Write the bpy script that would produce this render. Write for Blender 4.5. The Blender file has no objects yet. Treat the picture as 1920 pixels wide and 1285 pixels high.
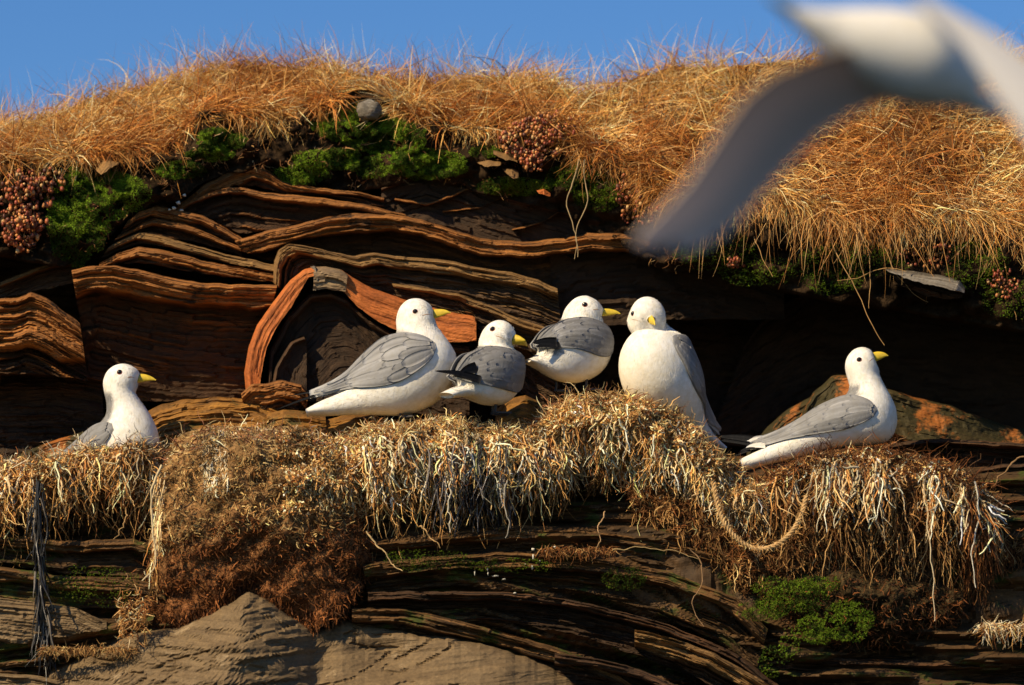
import bpy, math, random
import numpy as np
from mathutils import Vector
from mathutils.bvhtree import BVHTree

C = bpy.context.scene.collection
sc = bpy.context.scene
rng = np.random.default_rng(7)
random.seed(7)

# ------------------------------------------------------------------ camera
PITCH = math.radians(8); DIST = 12.0; WID = 2.6
LENS = 36.0 * (DIST / math.cos(PITCH)) / WID
cam = bpy.data.cameras.new('camera'); camo = bpy.data.objects.new('camera', cam); C.objects.link(camo)
CAM = np.array([0.0, -DIST, -DIST * math.tan(PITCH)])
camo.location = CAM; camo.rotation_euler = (math.radians(90) + PITCH, 0, 0)
cam.lens = LENS; cam.sensor_width = 36; cam.clip_end = 500; cam.clip_start = 0.1
cam.dof.use_dof = True; cam.dof.focus_distance = DIST / math.cos(PITCH) + .02; cam.dof.aperture_fstop = 2.3
sc.camera = camo

# ------------------------------------------------------------------ sky, sun, exposure
SUN_EL = math.radians(37); SUN_AZ = math.radians(48)   # azimuth to the left of the viewing line
w = bpy.data.worlds.new('World'); sc.world = w; w.use_nodes = True
nt = w.node_tree; nt.nodes.clear()
sky = nt.nodes.new('ShaderNodeTexSky'); sky.sky_type = 'NISHITA'; sky.sun_disc = False
sky.sun_elevation = SUN_EL; sky.sun_rotation = math.radians(180 + 48)
sky.altitude = 0; sky.air_density = 1.0; sky.dust_density = 0.0; sky.ozone_density = 6.0
hs = nt.nodes.new('ShaderNodeHueSaturation'); hs.inputs['Saturation'].default_value = 1.2; hs.inputs['Hue'].default_value=.508
bg = nt.nodes.new('ShaderNodeBackground'); bg.inputs[1].default_value = 0.084
wo = nt.nodes.new('ShaderNodeOutputWorld')
nt.links.new(sky.outputs[0], hs.inputs['Color']); nt.links.new(hs.outputs[0], bg.inputs[0]); nt.links.new(bg.outputs[0], wo.inputs[0])
sl = bpy.data.lights.new('sun', 'SUN'); so = bpy.data.objects.new('sun', sl); C.objects.link(so)
sl.energy = 5.0; sl.angle = math.radians(.55); sl.color = (1.0, .81, .52)
sdir = Vector((-math.sin(SUN_AZ) * math.cos(SUN_EL), -math.cos(SUN_AZ) * math.cos(SUN_EL), math.sin(SUN_EL)))
so.rotation_euler = sdir.to_track_quat('Z', 'Y').to_euler(); so.location = (-3, -3, 4)
sc.view_settings.view_transform = 'Standard'; sc.view_settings.look = 'None'
sc.view_settings.exposure = 0.3; sc.view_settings.gamma = 1.0
try: sc.view_settings.use_curve_mapping = False
except Exception: pass
sc.cycles.max_bounces = 4; sc.cycles.diffuse_bounces = 2; sc.cycles.glossy_bounces = 2; sc.cycles.transmission_bounces = 2

# ------------------------------------------------------------------ helpers
K = 36.0 / LENS / 1920.0
def P(px, py, y):
    """point of the photograph -> the place in the world at depth y"""
    px = np.asarray(px, float); py = np.asarray(py, float); y = np.asarray(y, float)
    X = (px - 960) * K; Y = -(py - 642.5) * K
    dx = X; dy = math.cos(PITCH) - Y * math.sin(PITCH); dz = math.sin(PITCH) + Y * math.cos(PITCH)
    t = (y - CAM[1]) / dy
    return np.stack(np.broadcast_arrays(CAM[0] + dx * t, y + 0 * t, CAM[2] + dz * t), -1)

def _h(i, j, k, s):
    n = (i * 374761393 + j * 668265263 + k * 2147483647 + s * 974711) & 0xffffffff
    n = ((n ^ (n >> 13)) * 1274126177) & 0xffffffff
    n = ((n ^ (n >> 16)) * 2246822519) & 0xffffffff
    return ((n ^ (n >> 15)) & 0xffff) / 32767.5 - 1
def noise3(x, y=0., z=0., s=0):
    x, y, z = np.broadcast_arrays(np.asarray(x, float), np.asarray(y, float), np.asarray(z, float))
    xi = np.floor(x).astype(np.int64); yi = np.floor(y).astype(np.int64); zi = np.floor(z).astype(np.int64)
    f = lambda a: a * a * (3 - 2 * a)
    u, v, q = f(x - xi), f(y - yi), f(z - zi); r = 0
    for a in (0, 1):
        for b in (0, 1):
            for c in (0, 1):
                r = r + _h(xi + a, yi + b, zi + c, s) * (u if a else 1 - u) * (v if b else 1 - v) * (q if c else 1 - q)
    return r
def fbm(x, y=0., z=0., s=0, o=4):
    r = 0; a = 1.; t = 0
    for i in range(o):
        f = 2.03 ** i; r = r + a * noise3(np.asarray(x) * f, np.asarray(y) * f, np.asarray(z) * f, s + i * 17); t += a; a *= .5
    return r / t
def sstep(a, b, x): t = np.clip((np.asarray(x, float) - a) / (b - a), 0, 1); return t * t * (3 - 2 * t)

def mk(name, V, F, mat=None, parent=None, col=None, uv=None, band=None, smooth=True, loc=None):
    V = np.asarray(V, np.float32).reshape(-1, 3); F = np.asarray(F, np.int32)
    if loc is not None: V = V - np.asarray(loc, np.float32)
    m = bpy.data.meshes.new(name); n = F.shape[1]
    m.vertices.add(len(V)); m.vertices.foreach_set('co', V.ravel())
    m.loops.add(F.size); m.loops.foreach_set('vertex_index', F.ravel())
    m.polygons.add(len(F)); m.polygons.foreach_set('loop_start', np.arange(0, F.size, n, dtype=np.int32))
    m.update(calc_edges=True)
    m.polygons.foreach_set('use_smooth', np.full(len(F), smooth))
    if col is not None:
        a = m.color_attributes.new('col', 'FLOAT_COLOR', 'POINT')
        c = np.ones((len(V), 4), np.float32); c[:, :3] = np.asarray(col, np.float32).reshape(-1, 3); a.data.foreach_set('color', c.ravel())
    if band is not None:
        a = m.attributes.new('band', 'FLOAT', 'POINT'); a.data.foreach_set('value', np.asarray(band, np.float32).ravel())
    if uv is not None:
        l = m.uv_layers.new(name='UVMap'); l.data.foreach_set('uv', np.asarray(uv, np.float32).reshape(-1, 2)[F.ravel()].ravel())
    if mat: m.materials.append(mat)
    o = bpy.data.objects.new(name, m); C.objects.link(o)
    if loc is not None: o.location = [float(q) for q in loc]
    if parent is not None: o.parent = parent
    return o
def gridF(nu, nv, closed_v=False):
    i, j = np.meshgrid(np.arange(nu - 1), np.arange(nv if closed_v else nv - 1), indexing='ij')
    j2 = (j + 1) % nv
    return np.stack([i * nv + j, (i + 1) * nv + j, (i + 1) * nv + j2, i * nv + j2], -1).reshape(-1, 4)
def tag(o, label=None, cat=None, group=None, kind=None):
    if label: o['label'] = label
    if cat: o['category'] = cat
    if group: o['group'] = group
    if kind: o['kind'] = kind
    return o
def empty(name, loc, **k):
    o = bpy.data.objects.new(name, None); C.objects.link(o); o.location = [float(a) for a in loc]; o.empty_display_size = .05
    return tag(o, **k)
def poly(pts, n):
    """resample a polyline by arc length"""
    p = np.array(pts, float); d = np.r_[0, np.cumsum(np.hypot(*np.diff(p, axis=0).T))]
    t = np.linspace(0, d[-1], n); return np.stack([np.interp(t, d, p[:, 0]), np.interp(t, d, p[:, 1])], -1)
def smooth1(a, k):
    for _ in range(k):
        b = a.copy(); b[1:-1] = (a[:-2] + 2 * a[1:-1] + a[2:]) / 4; a = b
    return a

# ------------------------------------------------------------------ materials
def newmat(name):
    m = bpy.data.materials.new(name); m.use_nodes = True; n = m.node_tree; b = n.nodes['Principled BSDF']
    return m, n, b
def N(n, t, **k):
    o = n.nodes.new(t)
    for a, v in k.items():
        if hasattr(o, a): setattr(o, a, v)
        else: o.inputs[a].default_value = v
    return o
def ramp(n, stops, src):
    r = n.nodes.new('ShaderNodeValToRGB'); e = r.color_ramp.elements
    while len(e) < len(stops): e.new(.5)
    for i, (p, c) in enumerate(stops): e[i].position = p; e[i].color = (*c, 1)
    n.links.new(src, r.inputs[0]); return r.outputs[0]
def mixc(n, f, a, b, mode='MIX'):
    m = n.nodes.new('ShaderNodeMix'); m.data_type = 'RGBA'; m.blend_type = mode
    if isinstance(f, (int, float)): m.inputs[0].default_value = f
    else: n.links.new(f, m.inputs[0])
    for i, c in ((6, a), (7, b)):
        if isinstance(c, tuple): m.inputs[i].default_value = (*c, 1)
        else: n.links.new(c, m.inputs[i])
    return m.outputs[2]
def uvnoise(n, sx, sy, det=6, rough=.6, coord='UV', dist=0., sz=1.):
    tc = N(n, 'ShaderNodeTexCoord'); mp = N(n, 'ShaderNodeMapping'); mp.inputs['Scale'].default_value = (sx, sy, sz)
    t = N(n, 'ShaderNodeTexNoise'); t.inputs['Scale'].default_value = 1; t.inputs['Detail'].default_value = det
    t.inputs['Roughness'].default_value = rough; t.inputs['Distortion'].default_value = dist
    n.links.new(tc.outputs[coord], mp.inputs[0]); n.links.new(mp.outputs[0], t.inputs[0]); return t.outputs[0]
def bumpit(n, b, h, dist, strength=1.0, prev=None):
    bp = N(n, 'ShaderNodeBump'); bp.inputs['Strength'].default_value = strength; bp.inputs['Distance'].default_value = dist
    n.links.new(h, bp.inputs['Height'])
    if prev is not None: n.links.new(prev, bp.inputs['Normal'])
    n.links.new(bp.outputs[0], b.inputs['Normal']); return bp.outputs[0]

def rock_mat(name, dark, mid, bright, f1, f2, patch=None, patch_amt=.55, lam=260.):
    m, n, b = newmat(name)
    ln = uvnoise(n, 4, lam, 8, .68, dist=.5); e = ramp(n, [(.40, dark), (.46, mid), (.56, bright), (.66, mid), (.72, bright)], ln)
    big = uvnoise(n, 7, 14, 4, .6)
    e = mixc(n, ramp(n, [(.38, (0, 0, 0)), (.62, (1, 1, 1))], big), mixc(n, .62, e, mid), e)
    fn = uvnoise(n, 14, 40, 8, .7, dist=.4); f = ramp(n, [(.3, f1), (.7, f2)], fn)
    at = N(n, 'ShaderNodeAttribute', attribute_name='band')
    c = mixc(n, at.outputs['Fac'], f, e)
    if patch:
        pn = uvnoise(n, 9, 11, 7, .7, 'Object', sz=9)
        c = mixc(n, ramp(n, [(patch_amt, (0, 0, 0)), (patch_amt + .07, (1, 1, 1))], pn), c, patch)
    sp = uvnoise(n, 120, 120, 3, .8, 'Object', sz=120)
    c = mixc(n, 1.0, c, ramp(n, [(.3, (.72, .72, .72)), (.7, (1.25, 1.22, 1.18))], sp), 'MULTIPLY')
    n.links.new(c, b.inputs['Base Color']); b.inputs['Roughness'].default_value = .72; b.inputs['Specular IOR Level'].default_value = .25
    q = bumpit(n, b, ln, .006, .8); q = bumpit(n, b, fn, .004, .6, q); bumpit(n, b, sp, .0015, .6, q)
    return m
BR = (.46, .185, .040); MD = (.22, .090, .026); DK = (.018, .009, .005)
R_rust = rock_mat('rust_slate', DK, MD, BR, (.030, .016, .008), (.085, .042, .018), patch=(.03,.018,.01), patch_amt=.6)
R_brown = rock_mat('brown_slate', (.03, .018, .009), (.20, .11, .038), (.38, .22, .08), (.045, .026, .014), (.11, .064, .032))
R_red = rock_mat('orange_rust_rock', (.30, .085, .022), (.44, .125, .028), (.52, .17, .04), (.022, .013, .009), (.05, .03, .02), lam=12.)
R_dark = rock_mat('black_slate', (.010, .007, .005), (.045, .026, .014), (.15, .065, .024), (.022, .013, .007), (.058, .031, .015))
R_green = rock_mat('algae_slate', (.022, .018, .006), (.04, .033, .011), (.06, .04, .014), (.03, .024, .009), (.07, .055, .02), patch=(.30, .10, .02), patch_amt=.53, lam=22.)
R_wet = rock_mat('mossy_dark_slate', (.016, .010, .005), (.085, .044, .016), (.24, .12, .04), (.026, .016, .008), (.11, .060, .024), patch=(.055, .07, .012), patch_amt=.54, lam=110.)
R_tan = rock_mat('tan_sandstone', (.07, .045, .024), (.17, .115, .06), (.25, .175, .095), (.08, .052, .028), (.21, .145, .075), patch=(.30, .22, .13), patch_amt=.60, lam=110.)
R_orange = rock_mat('ochre_rock', (.06, .03, .01), (.22, .10, .02), (.36, .17, .03), (.09, .05, .014), (.30, .14, .026), patch=(.06, .05, .013), patch_amt=.57, lam=30.)
R_crown = rock_mat('speckled_crown', (.10, .06, .03), (.20, .13, .07), (.30, .22, .13), (.10, .08, .055), (.24, .21, .17), lam=30.)
R_gray = rock_mat('pale_grey_stone', (.07, .06, .045), (.17, .145, .11), (.36, .34, .30), (.10, .08, .055), (.24, .21, .17), lam=60.)

def attr_mat(name, rough=.8, spec=.2, vary=.25, bump=0., bs=200., trans=0.):
    m, n, b = newmat(name)
    at = N(n, 'ShaderNodeAttribute', attribute_name='col'); c = at.outputs['Color']
    nn = uvnoise(n, bs, bs, 3, .6, 'Object', sz=bs)
    c = mixc(n, 1.0, c, ramp(n, [(.3, (1 - vary,) * 3), (.7, (1 + vary,) * 3)], nn), 'MULTIPLY')
    n.links.new(c, b.inputs['Base Color']); b.inputs['Roughness'].default_value = rough; b.inputs['Specular IOR Level'].default_value = spec
    if bump: bumpit(n, b, nn, bump, .8)
    if trans:
        tr = N(n, 'ShaderNodeBsdfTranslucent'); n.links.new(c, tr.inputs[0]); mx = N(n, 'ShaderNodeMixShader'); mx.inputs[0].default_value = trans
        n.links.new(b.outputs[0], mx.inputs[1]); n.links.new(tr.outputs[0], mx.inputs[2]); n.links.new(mx.outputs[0], n.nodes['Material Output'].inputs[0])
    return m
M_straw = attr_mat('dry_straw', .65, .25, .15, bs=60, trans=.2)
M_fibre = attr_mat('nest_fibre', .8, .15, .2, bs=90)
M_moss = attr_mat('moss', .9, .1, .3, bs=140, trans=.15)
M_soil = attr_mat('soil', .95, .05, .45, .006, 90)
M_core = attr_mat('nest_core', .95, .05, .5, .008, 130)
M_bead = attr_mat('stonecrop_leaf', .45, .4, .2, bs=80)
M_drop = attr_mat('guano', .7, .2, .2, .001, 200)

# ------------------------------------------------------------------ the cliff behind everything
XS = np.arange(-900, 2900, 7.)
prof = [(1900, .0), (1500, .0), (1300, .02), (1100, .02), (960, .03), (900, .06), (880, .14), (868, .32), (862, .55), (850, .80), (700, .84), (560, .84), (500, .8), (470, .72), (440, .62), (400, .55), (330, .55), (290, .7)]
pp = np.array(prof, float); dd = np.r_[0, np.cumsum(np.hypot(np.diff(pp[:, 0]), np.diff(pp[:, 1]) * 740))]
tt = np.arange(0, dd[-1], 4.); PY = np.interp(tt, dd, pp[:, 0]); PYy = np.interp(tt, dd, pp[:, 1])
X, Yp = np.meshgrid(XS, PY, indexing='ij'); Yd = np.broadcast_to(PYy, X.shape).copy()
# strata dip to the right below the ledge
dip = np.where(Yp > 870, np.clip((X - 700) / 800, -.2, 1) * 190 * sstep(980, 1200, Yp), 0)
s0 = (Yp - dip) + 14 * fbm(X / 260, Yp / 300, s=3)
lam = fbm(X / 170, s0 / 9, s=5, o=4); lam2 = fbm(X / 240, s0 / 20, s=9, o=4); lam2 = .6 * lam2 + .4 * np.round(lam2 * 6) / 6
Yd += -.03 * lam - .10 * lam2 * sstep(860, 940, Yp) - .03 * lam2 + .05 * fbm(X / 200, Yp / 120, s=11)
Z = P(X, Yp, Yd)
cliff = mk('cliff', Z, gridF(len(XS), len(PY)), R_wet, uv=np.stack([X * .00135, s0 * .00135], -1), band=np.clip(.15 + .7 * lam, 0, 1), smooth=False)
tag(cliff, kind='structure', label='dark layered slate sea cliff under the turf')

def slab(T, B, y, band, over, mat, du=5., dv=2., thick=.22, rough=1., lamamp=.010, seed=0, tilt=0., parent=cliff, name='rock_slab', label=None, jag=2.0, bandF=None, top_over=0.004, frac=.007, lines=1.):
    n = max(8, int(np.hypot(*np.diff(np.array(T, float), axis=0).T).sum() / du))
    T = poly(T, n); B = poly(B, n)
    jj = jag * (fbm(np.arange(n) / 5., s=seed + 1, o=3)); T = T + np.stack([0 * jj, jj], -1)
    B = B + np.stack([0 * jj, 3 * fbm(np.arange(n) / 4., s=seed + 2, o=3)], -1)
    hgt = np.hypot(*(B - T).T); nv = max(6, int(hgt.max() / dv)); v = np.linspace(0, 1, nv)
    PX = T[:, None, 0] + (B - T)[:, None, 0] * v; PYY = T[:, None, 1] + (B - T)[:, None, 1] * v
    d = hgt[:, None] * v; u = (np.arange(n) * du)[:, None] + 0 * d
    bw = np.interp(np.linspace(0, 1, n), np.linspace(0, 1, len(band)), band)[:, None] if isinstance(band, (list, tuple)) else band
    bwn = bw * (1 + .25 * fbm(u / 60, s=seed + 3, o=3))
    yv = np.interp(np.linspace(0, 1, n), np.linspace(0, 1, len(y)), y)[:, None] if isinstance(y, (list, tuple)) else y
    l1 = fbm(u / 190, d / 4.6, s=seed + 4, o=3); l1q = np.round(l1 * 5 + .35 * fbm(u / 14, d / 9, s=seed)) / 5
    l1q = l1q + .8 * fbm(u / 70, d / 16, s=seed + 8, o=2)
    l2 = fbm(u / 45, d / 30., s=seed + 5, o=4)
    yy = yv + tilt * (d / 100.) - lamamp * 1.15 * l1q - rough * .008 * l2
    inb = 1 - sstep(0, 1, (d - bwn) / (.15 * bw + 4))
    yy = yy + over * (1 - inb) ** .8 * (1 - .3 * np.clip(d / (hgt[:, None] + 1), 0, 1)) + .02 * np.exp(-d / 3.) + .012 * (1 - inb) * fbm(u / 90, d / 60, s=seed + 6)
    lay = np.floor(d / 10 + .8 * fbm(u / 200, s=seed + 11)); bx = np.floor(u / 62 + 1.3 * noise3(lay * 3.7, s=seed + 12) + .5 * fbm(u / 40, d / 20, s=seed + 13, o=2))
    yy = yy + frac * (_h(bx.astype(np.int64), lay.astype(np.int64), 0 * lay.astype(np.int64), seed) - .2)
    l3 = np.clip(fbm(u / 230, d / 5.5, s=seed + 14, o=3) - .12, 0, .3) * sstep(-.2, .15, fbm(u / 90, d / 60, s=seed + 15, o=2)); l3 = l3 * lines; d3 = lines < .5; yy = yy - .08 * l3 * (1 - inb) * (over > .03) + (.8 * lamamp * 1.6 * l1q * (1 - inb) if d3 else 0)
    yy = yy - top_over * np.exp(-((d - 6) / 6) ** 2)
    # borders go back into the cliff
    PX = np.pad(PX, 1, mode='edge'); PYY = np.pad(PYY, 1, mode='edge'); yy = np.pad(yy, 1, mode='edge'); d = np.pad(d, 1, mode='edge'); u = np.pad(u, 1, mode='edge'); inb = np.pad(inb, 1, mode='edge')
    for sl_ in (np.s_[0, :], np.s_[-1, :], np.s_[:, 0], np.s_[:, -1]): yy[sl_] += thick
    d[:, 0] -= 60; d[:, -1] += 60
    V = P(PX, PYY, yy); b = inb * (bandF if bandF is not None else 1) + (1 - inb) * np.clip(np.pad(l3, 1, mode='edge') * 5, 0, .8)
    o = mk(name, V, gridF(*PX.shape)[:, ::-1], mat, uv=np.stack([u * .00135, d * .00135], -1), band=np.clip(b + .5 * np.pad(l1, 1, mode='edge') * b, 0, 1), smooth=False)
    if parent is not None: o.parent = parent
    if label: o['label'] = label
    return o

SL = [
 # dark upper slabs right of centre, under the moss
 dict(T=[(715,352),(760,335),(800,325),(850,337),(930,362),(1060,397),(1130,425),(1200,440)], B=[(715,392),(800,420),(870,445),(960,462),(1060,452),(1130,448),(1200,450)], y=.36, band=3, over=.03, mat=R_dark, seed=1, lines=.3),
 dict(T=[(740,372),(800,380),(850,365),(905,340)], B=[(740,377),(800,385),(850,369),(905,343)], y=.355, band=3, over=.03, mat=R_rust, seed=2),
 dict(T=[(830,395),(900,388),(940,370)], B=[(830,399),(900,391),(940,372)], y=.36, band=2, over=.02, mat=R_rust, seed=3),
 dict(T=[(960,430),(1020,415),(1050,395)], B=[(960,432),(1020,417),(1050,397)], y=.35, band=2, over=.02, mat=R_rust, seed=4),
 # crest
 dict(T=[(330,385),(350,372),(380,348),(430,322),(468,308),(500,318),(530,340),(590,352),(660,358),(720,372)], B=[(335,388),(360,382),(400,362),(440,348),(480,350),(520,360),(560,365),(600,368),(660,378),(720,388)], y=.33, band=[8,16,26,20,10,6,5], over=.05, mat=R_rust, seed=5),
 dict(T=[(318,398),(350,378),(390,362),(430,350),(455,352),(500,362),(550,366),(600,370),(645,377),(700,388),(760,402)], B=[(322,404),(355,398),(400,410),(450,440),(500,430),(560,420),(610,410),(650,402),(700,400),(730,400),(762,404)], y=.31, band=[6,8,12,12,12,12], over=.06, mat=R_rust, seed=6),
 # long wavy band with dark face under it
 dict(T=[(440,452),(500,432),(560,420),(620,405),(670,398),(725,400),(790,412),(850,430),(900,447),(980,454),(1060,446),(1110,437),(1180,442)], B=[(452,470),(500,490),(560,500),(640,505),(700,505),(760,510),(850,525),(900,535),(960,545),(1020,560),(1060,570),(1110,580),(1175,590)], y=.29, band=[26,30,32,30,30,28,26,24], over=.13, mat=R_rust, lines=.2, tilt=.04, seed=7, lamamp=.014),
 # left stack of laminated beds
 dict(T=[(240,412),(265,395),(290,385),(330,392),(380,405),(420,425),(455,448)], B=[(222,445),(250,428),(285,412),(330,418),(380,432),(420,448),(458,462)], y=.30, band=[18,22,16,10], over=.03, mat=R_rust, seed=8, lamamp=.016),
 dict(T=[(222,440),(255,425),(290,408),(340,418),(390,436),(450,462)], B=[(205,465),(240,448),(280,440),(340,448),(400,462),(455,482)], y=.295, band=[14,12,10,8], over=.05, mat=R_rust, seed=9, lamamp=.014),
 dict(T=[(205,462),(240,445),(262,437),(300,442),(350,455),(400,470),(460,485),(520,498)], B=[(190,485),(225,468),(262,456),(300,462),(350,474),(400,488),(460,500),(520,510)], y=.28, band=[14,14,12,12], over=.04, mat=R_brown, seed=10, lamamp=.012),
 dict(T=[(186,494),(220,475),(260,462),(300,468),(350,480),(400,492),(460,504),(520,514)], B=[(186,502),(220,496),(260,492),(300,498),(350,508),(400,516),(460,524),(520,530)], y=.27, band=[10,18,20,16], over=.04, mat=R_rust, seed=11, lamamp=.020),
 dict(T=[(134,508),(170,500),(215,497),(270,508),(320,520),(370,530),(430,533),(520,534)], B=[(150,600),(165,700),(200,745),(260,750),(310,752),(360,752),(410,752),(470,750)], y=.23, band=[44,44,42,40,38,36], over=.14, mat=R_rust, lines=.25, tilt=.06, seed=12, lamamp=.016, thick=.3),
 dict(T=[(0,560),(28,560),(56,546),(90,560),(150,605)], B=[(-20,700),(20,700),(60,700),(110,705),(165,715)], y=.20, band=[80,90,90,60], over=.1, mat=R_rust, seed=13, lamamp=.028, jag=4),
 dict(T=[(-200,560),(-80,548),(0,562)], B=[(-200,720),(-80,720),(0,720)], y=.22, band=70, over=.1, mat=R_rust, seed=14, lamamp=.028),
 dict(T=[(-200,690),(0,692),(100,690),(190,705)], B=[(-200,860),(0,860),(90,850),(195,790)], y=.36, band=8, over=.08, mat=R_dark, seed=15, thick=.4),
 dict(T=[(0,530),(60,505),(110,490),(150,486)], B=[(0,560),(60,548),(100,540),(140,530)], y=.33, band=8, over=.05, mat=R_brown, seed=16),
 # curved bed above the orange rock
 dict(T=[(512,530),(514,490),(522,468),(540,458),(580,462),(620,472),(665,480),(700,475),(760,482),(830,487),(900,502),(960,512),(1010,524),(1045,542)], B=[(545,560),(560,540),(575,520),(600,518),(640,530),(690,545),(740,560),(790,580),(830,590),(880,600),(930,615),(980,630),(1020,640),(1055,640)], y=.25, band=[16,20,22,22,24,24,22,16], over=.05, mat=R_brown, seed=17, lamamp=.016),
 dict(T=[(735,532),(800,540),(860,552),(920,575),(980,600),(1040,620),(1062,640)], B=[(745,560),(800,575),(860,590),(900,620),(960,650),(1020,670),(1062,680)], y=.24, band=[6,10,12,12,10], over=.05, mat=R_brown, seed=18, lamamp=.02),
 dict(T=[(890,600),(930,600),(980,622),(1010,650),(1050,680)], B=[(890,700),(930,720),(980,740),(1010,760),(1050,780)], y=.30, band=[14,10,10], over=.08, mat=R_brown, seed=19, lamamp=.02),
 dict(T=[(880,660),(940,690),(1000,690),(1060,700)], B=[(880,800),(940,800),(1000,800),(1060,800)], y=.42, band=6, over=.08, mat=R_dark, seed=20, thick=.3),
]
for s_ in SL: slab(**s_)
slab([(462,745),(458,700),(466,650),(482,610),(510,570),(545,525),(570,505),(592,500)], [(485,745),(490,700),(500,650),(520,612),(548,572),(566,540),(578,522),(592,520)], [.19,.18,.17], [40], .02, R_red, seed=30, jag=1.5, frac=.0012, lamamp=.003, thick=.3, rough=.5, label='steep orange left flank of the arched rock')
slab([(588,500),(610,499),(640,506),(652,515)], [(588,545),(610,542),(640,546),(648,548)], [.17,.17], [60], .02, R_crown, seed=31, jag=1.5, lamamp=.004, thick=.3, rough=1.2, label='grey speckled crown of the arched rock')
slab([(640,506),(660,520),(700,542),(760,562),(820,580),(890,594),(893,600)], [(642,545),(668,572),(700,598),(740,618),(790,636),(850,642),(893,640)], [.18,.20,.2], [64], .02, R_red, seed=32, jag=1.5, frac=.0012, lamamp=.003, thick=.3, rough=.5, label='orange red right flank of the arched rock')
slab([(500,745),(505,660),(540,590),(580,552),(620,546),(650,560),(690,600),(740,625),(800,642),(880,650)], [(510,752),(560,752),(600,752),(640,752),(680,752),(720,760),(760,770),(800,780),(840,780),(880,780)], [.20,.215,.22,.23], [10,12,10], .04, R_dark, seed=33, lines=0., frac=.004, lamamp=.006, thick=.3)  # inside of the arch: dark slate colour stands in for its shade
slab([(505,745),(515,690),(545,640),(570,630)], [(575,750),(575,730),(575,690),(575,640)], .195, 6, .03, R_dark, seed=34, lines=0., frac=.003, lamamp=.005, thick=.2)
slab([(582,500),(590,520),(586,545)], [(590,500),(596,520),(592,545)], .163, 10, .0, R_gray, seed=35, thick=.02, jag=1, name='rock_seam', label='white seam on the arched rock')

# cave rocks to the right
slab([(1030,470),(1100,455),(1180,446),(1240,450),(1300,470),(1400,500),(1470,520)], [(1040,600),(1100,610),(1180,610),(1240,600),(1300,600),(1400,600),(1470,600)], [.36,.36,.42,.5], 6, .05, R_dark, lines=0., seed=46, du=8, dv=5, thick=.4)
slab([(1100,437),(1170,438),(1230,447),(1290,462)], [(1100,450),(1170,446),(1230,452),(1290,464)], .285, 12, .02, R_rust, seed=47)
slab([(1395,650),(1430,600),(1480,560),(1540,532),(1620,535),(1700,555),(1800,570),(2000,600),(2300,610)], [(1330,830),(1400,840),(1480,850),(1540,850),(1620,850),(1700,850),(1800,850),(2000,850),(2300,850)], .66, 8, .06, R_dark, lines=0., seed=40, du=9, dv=6, thick=.3)
slab([(1060,470),(1200,480),(1330,500),(1480,520)], [(1060,830),(1200,830),(1330,830),(1440,830)], .74, 8, .06, R_dark, lines=0., seed=41, du=9, dv=6, thick=.3)
slab([(1490,830),(1500,780),(1525,735),(1560,706),(1600,700),(1640,722),(1700,740),(1780,760),(1860,790),(1960,815)], [(1480,870),(1520,870),(1560,870),(1600,870),(1640,870),(1680,870),(1740,880),(1800,880),(1880,880),(1960,880)], [.28,.25,.28,.34], 90, .04, R_green, seed=42, frac=.003, thick=.3, tilt=-.06, lamamp=.002, rough=3, label='orange and green boulder behind the right nest')
slab([(1400,850),(1440,800),(1480,765),(1530,740)], [(1400,880),(1440,870),(1480,860),(1540,860)], .38, 60, .04, R_green, seed=43, thick=.3, tilt=-.08, lamamp=.002, rough=3)
slab([(1640,838),(1700,826),(1780,822),(1860,828),(2000,835),(2200,840)], [(1640,900),(1700,930),(1780,970),(1860,1000),(2000,1010),(2200,1010)], .16, 8, .06, R_dark, seed=44, thick=.4, lamamp=.014)
slab([(1830,880),(1880,870),(2000,870),(2200,870)], [(1850,1000),(1900,1010),(2000,1010),(2200,1010)], .12, 6, .05, R_dark, seed=45, thick=.3, lamamp=.014)
# low lit rocks on the ledge to the left
slab([(-60,880),(40,850),(120,820),(200,800),(270,790)], [(-60,960),(40,950),(120,950),(200,950),(270,940)], [.34,.30,.24], 140, .02, R_green, seed=55, frac=.003, thick=.4, tilt=-.07, jag=3)
slab([(235,800),(265,775),(300,760),(340,750),(400,745),(470,746),(520,765)], [(235,940),(265,940),(300,940),(340,930),(400,920),(470,920),(520,920)], [.20,.16,.14,.12], 140, .02, R_orange, seed=50, thick=.4, tilt=-.07, jag=3, label='ochre and green lichened bed on the ledge')
slab([(452,740),(470,722),(505,716),(530,712),(565,722),(578,740)], [(458,770),(480,772),(510,772),(530,774),(560,770),(575,765)], .12, 30, .02, R_rust, seed=51, jag=4, lamamp=.02, rough=3)
slab([(500,778),(530,768),(570,770),(610,780)], [(500,830),(530,830),(570,830),(615,830)], .06, 50, .02, R_orange, seed=52, tilt=-.1, jag=2)
slab([(596,790),(650,778),(700,776),(720,790)], [(618,830),(650,830),(700,830),(720,830)], .08, 50, .02, R_orange, seed=53, tilt=-.1, jag=2)
slab([(930,770),(950,750),(985,742),(1010,752),(1030,770)], [(930,810),(950,810),(985,810),(1010,810),(1030,810)], .10, 50, .02, R_orange, seed=54, tilt=-.1, jag=3)

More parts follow.
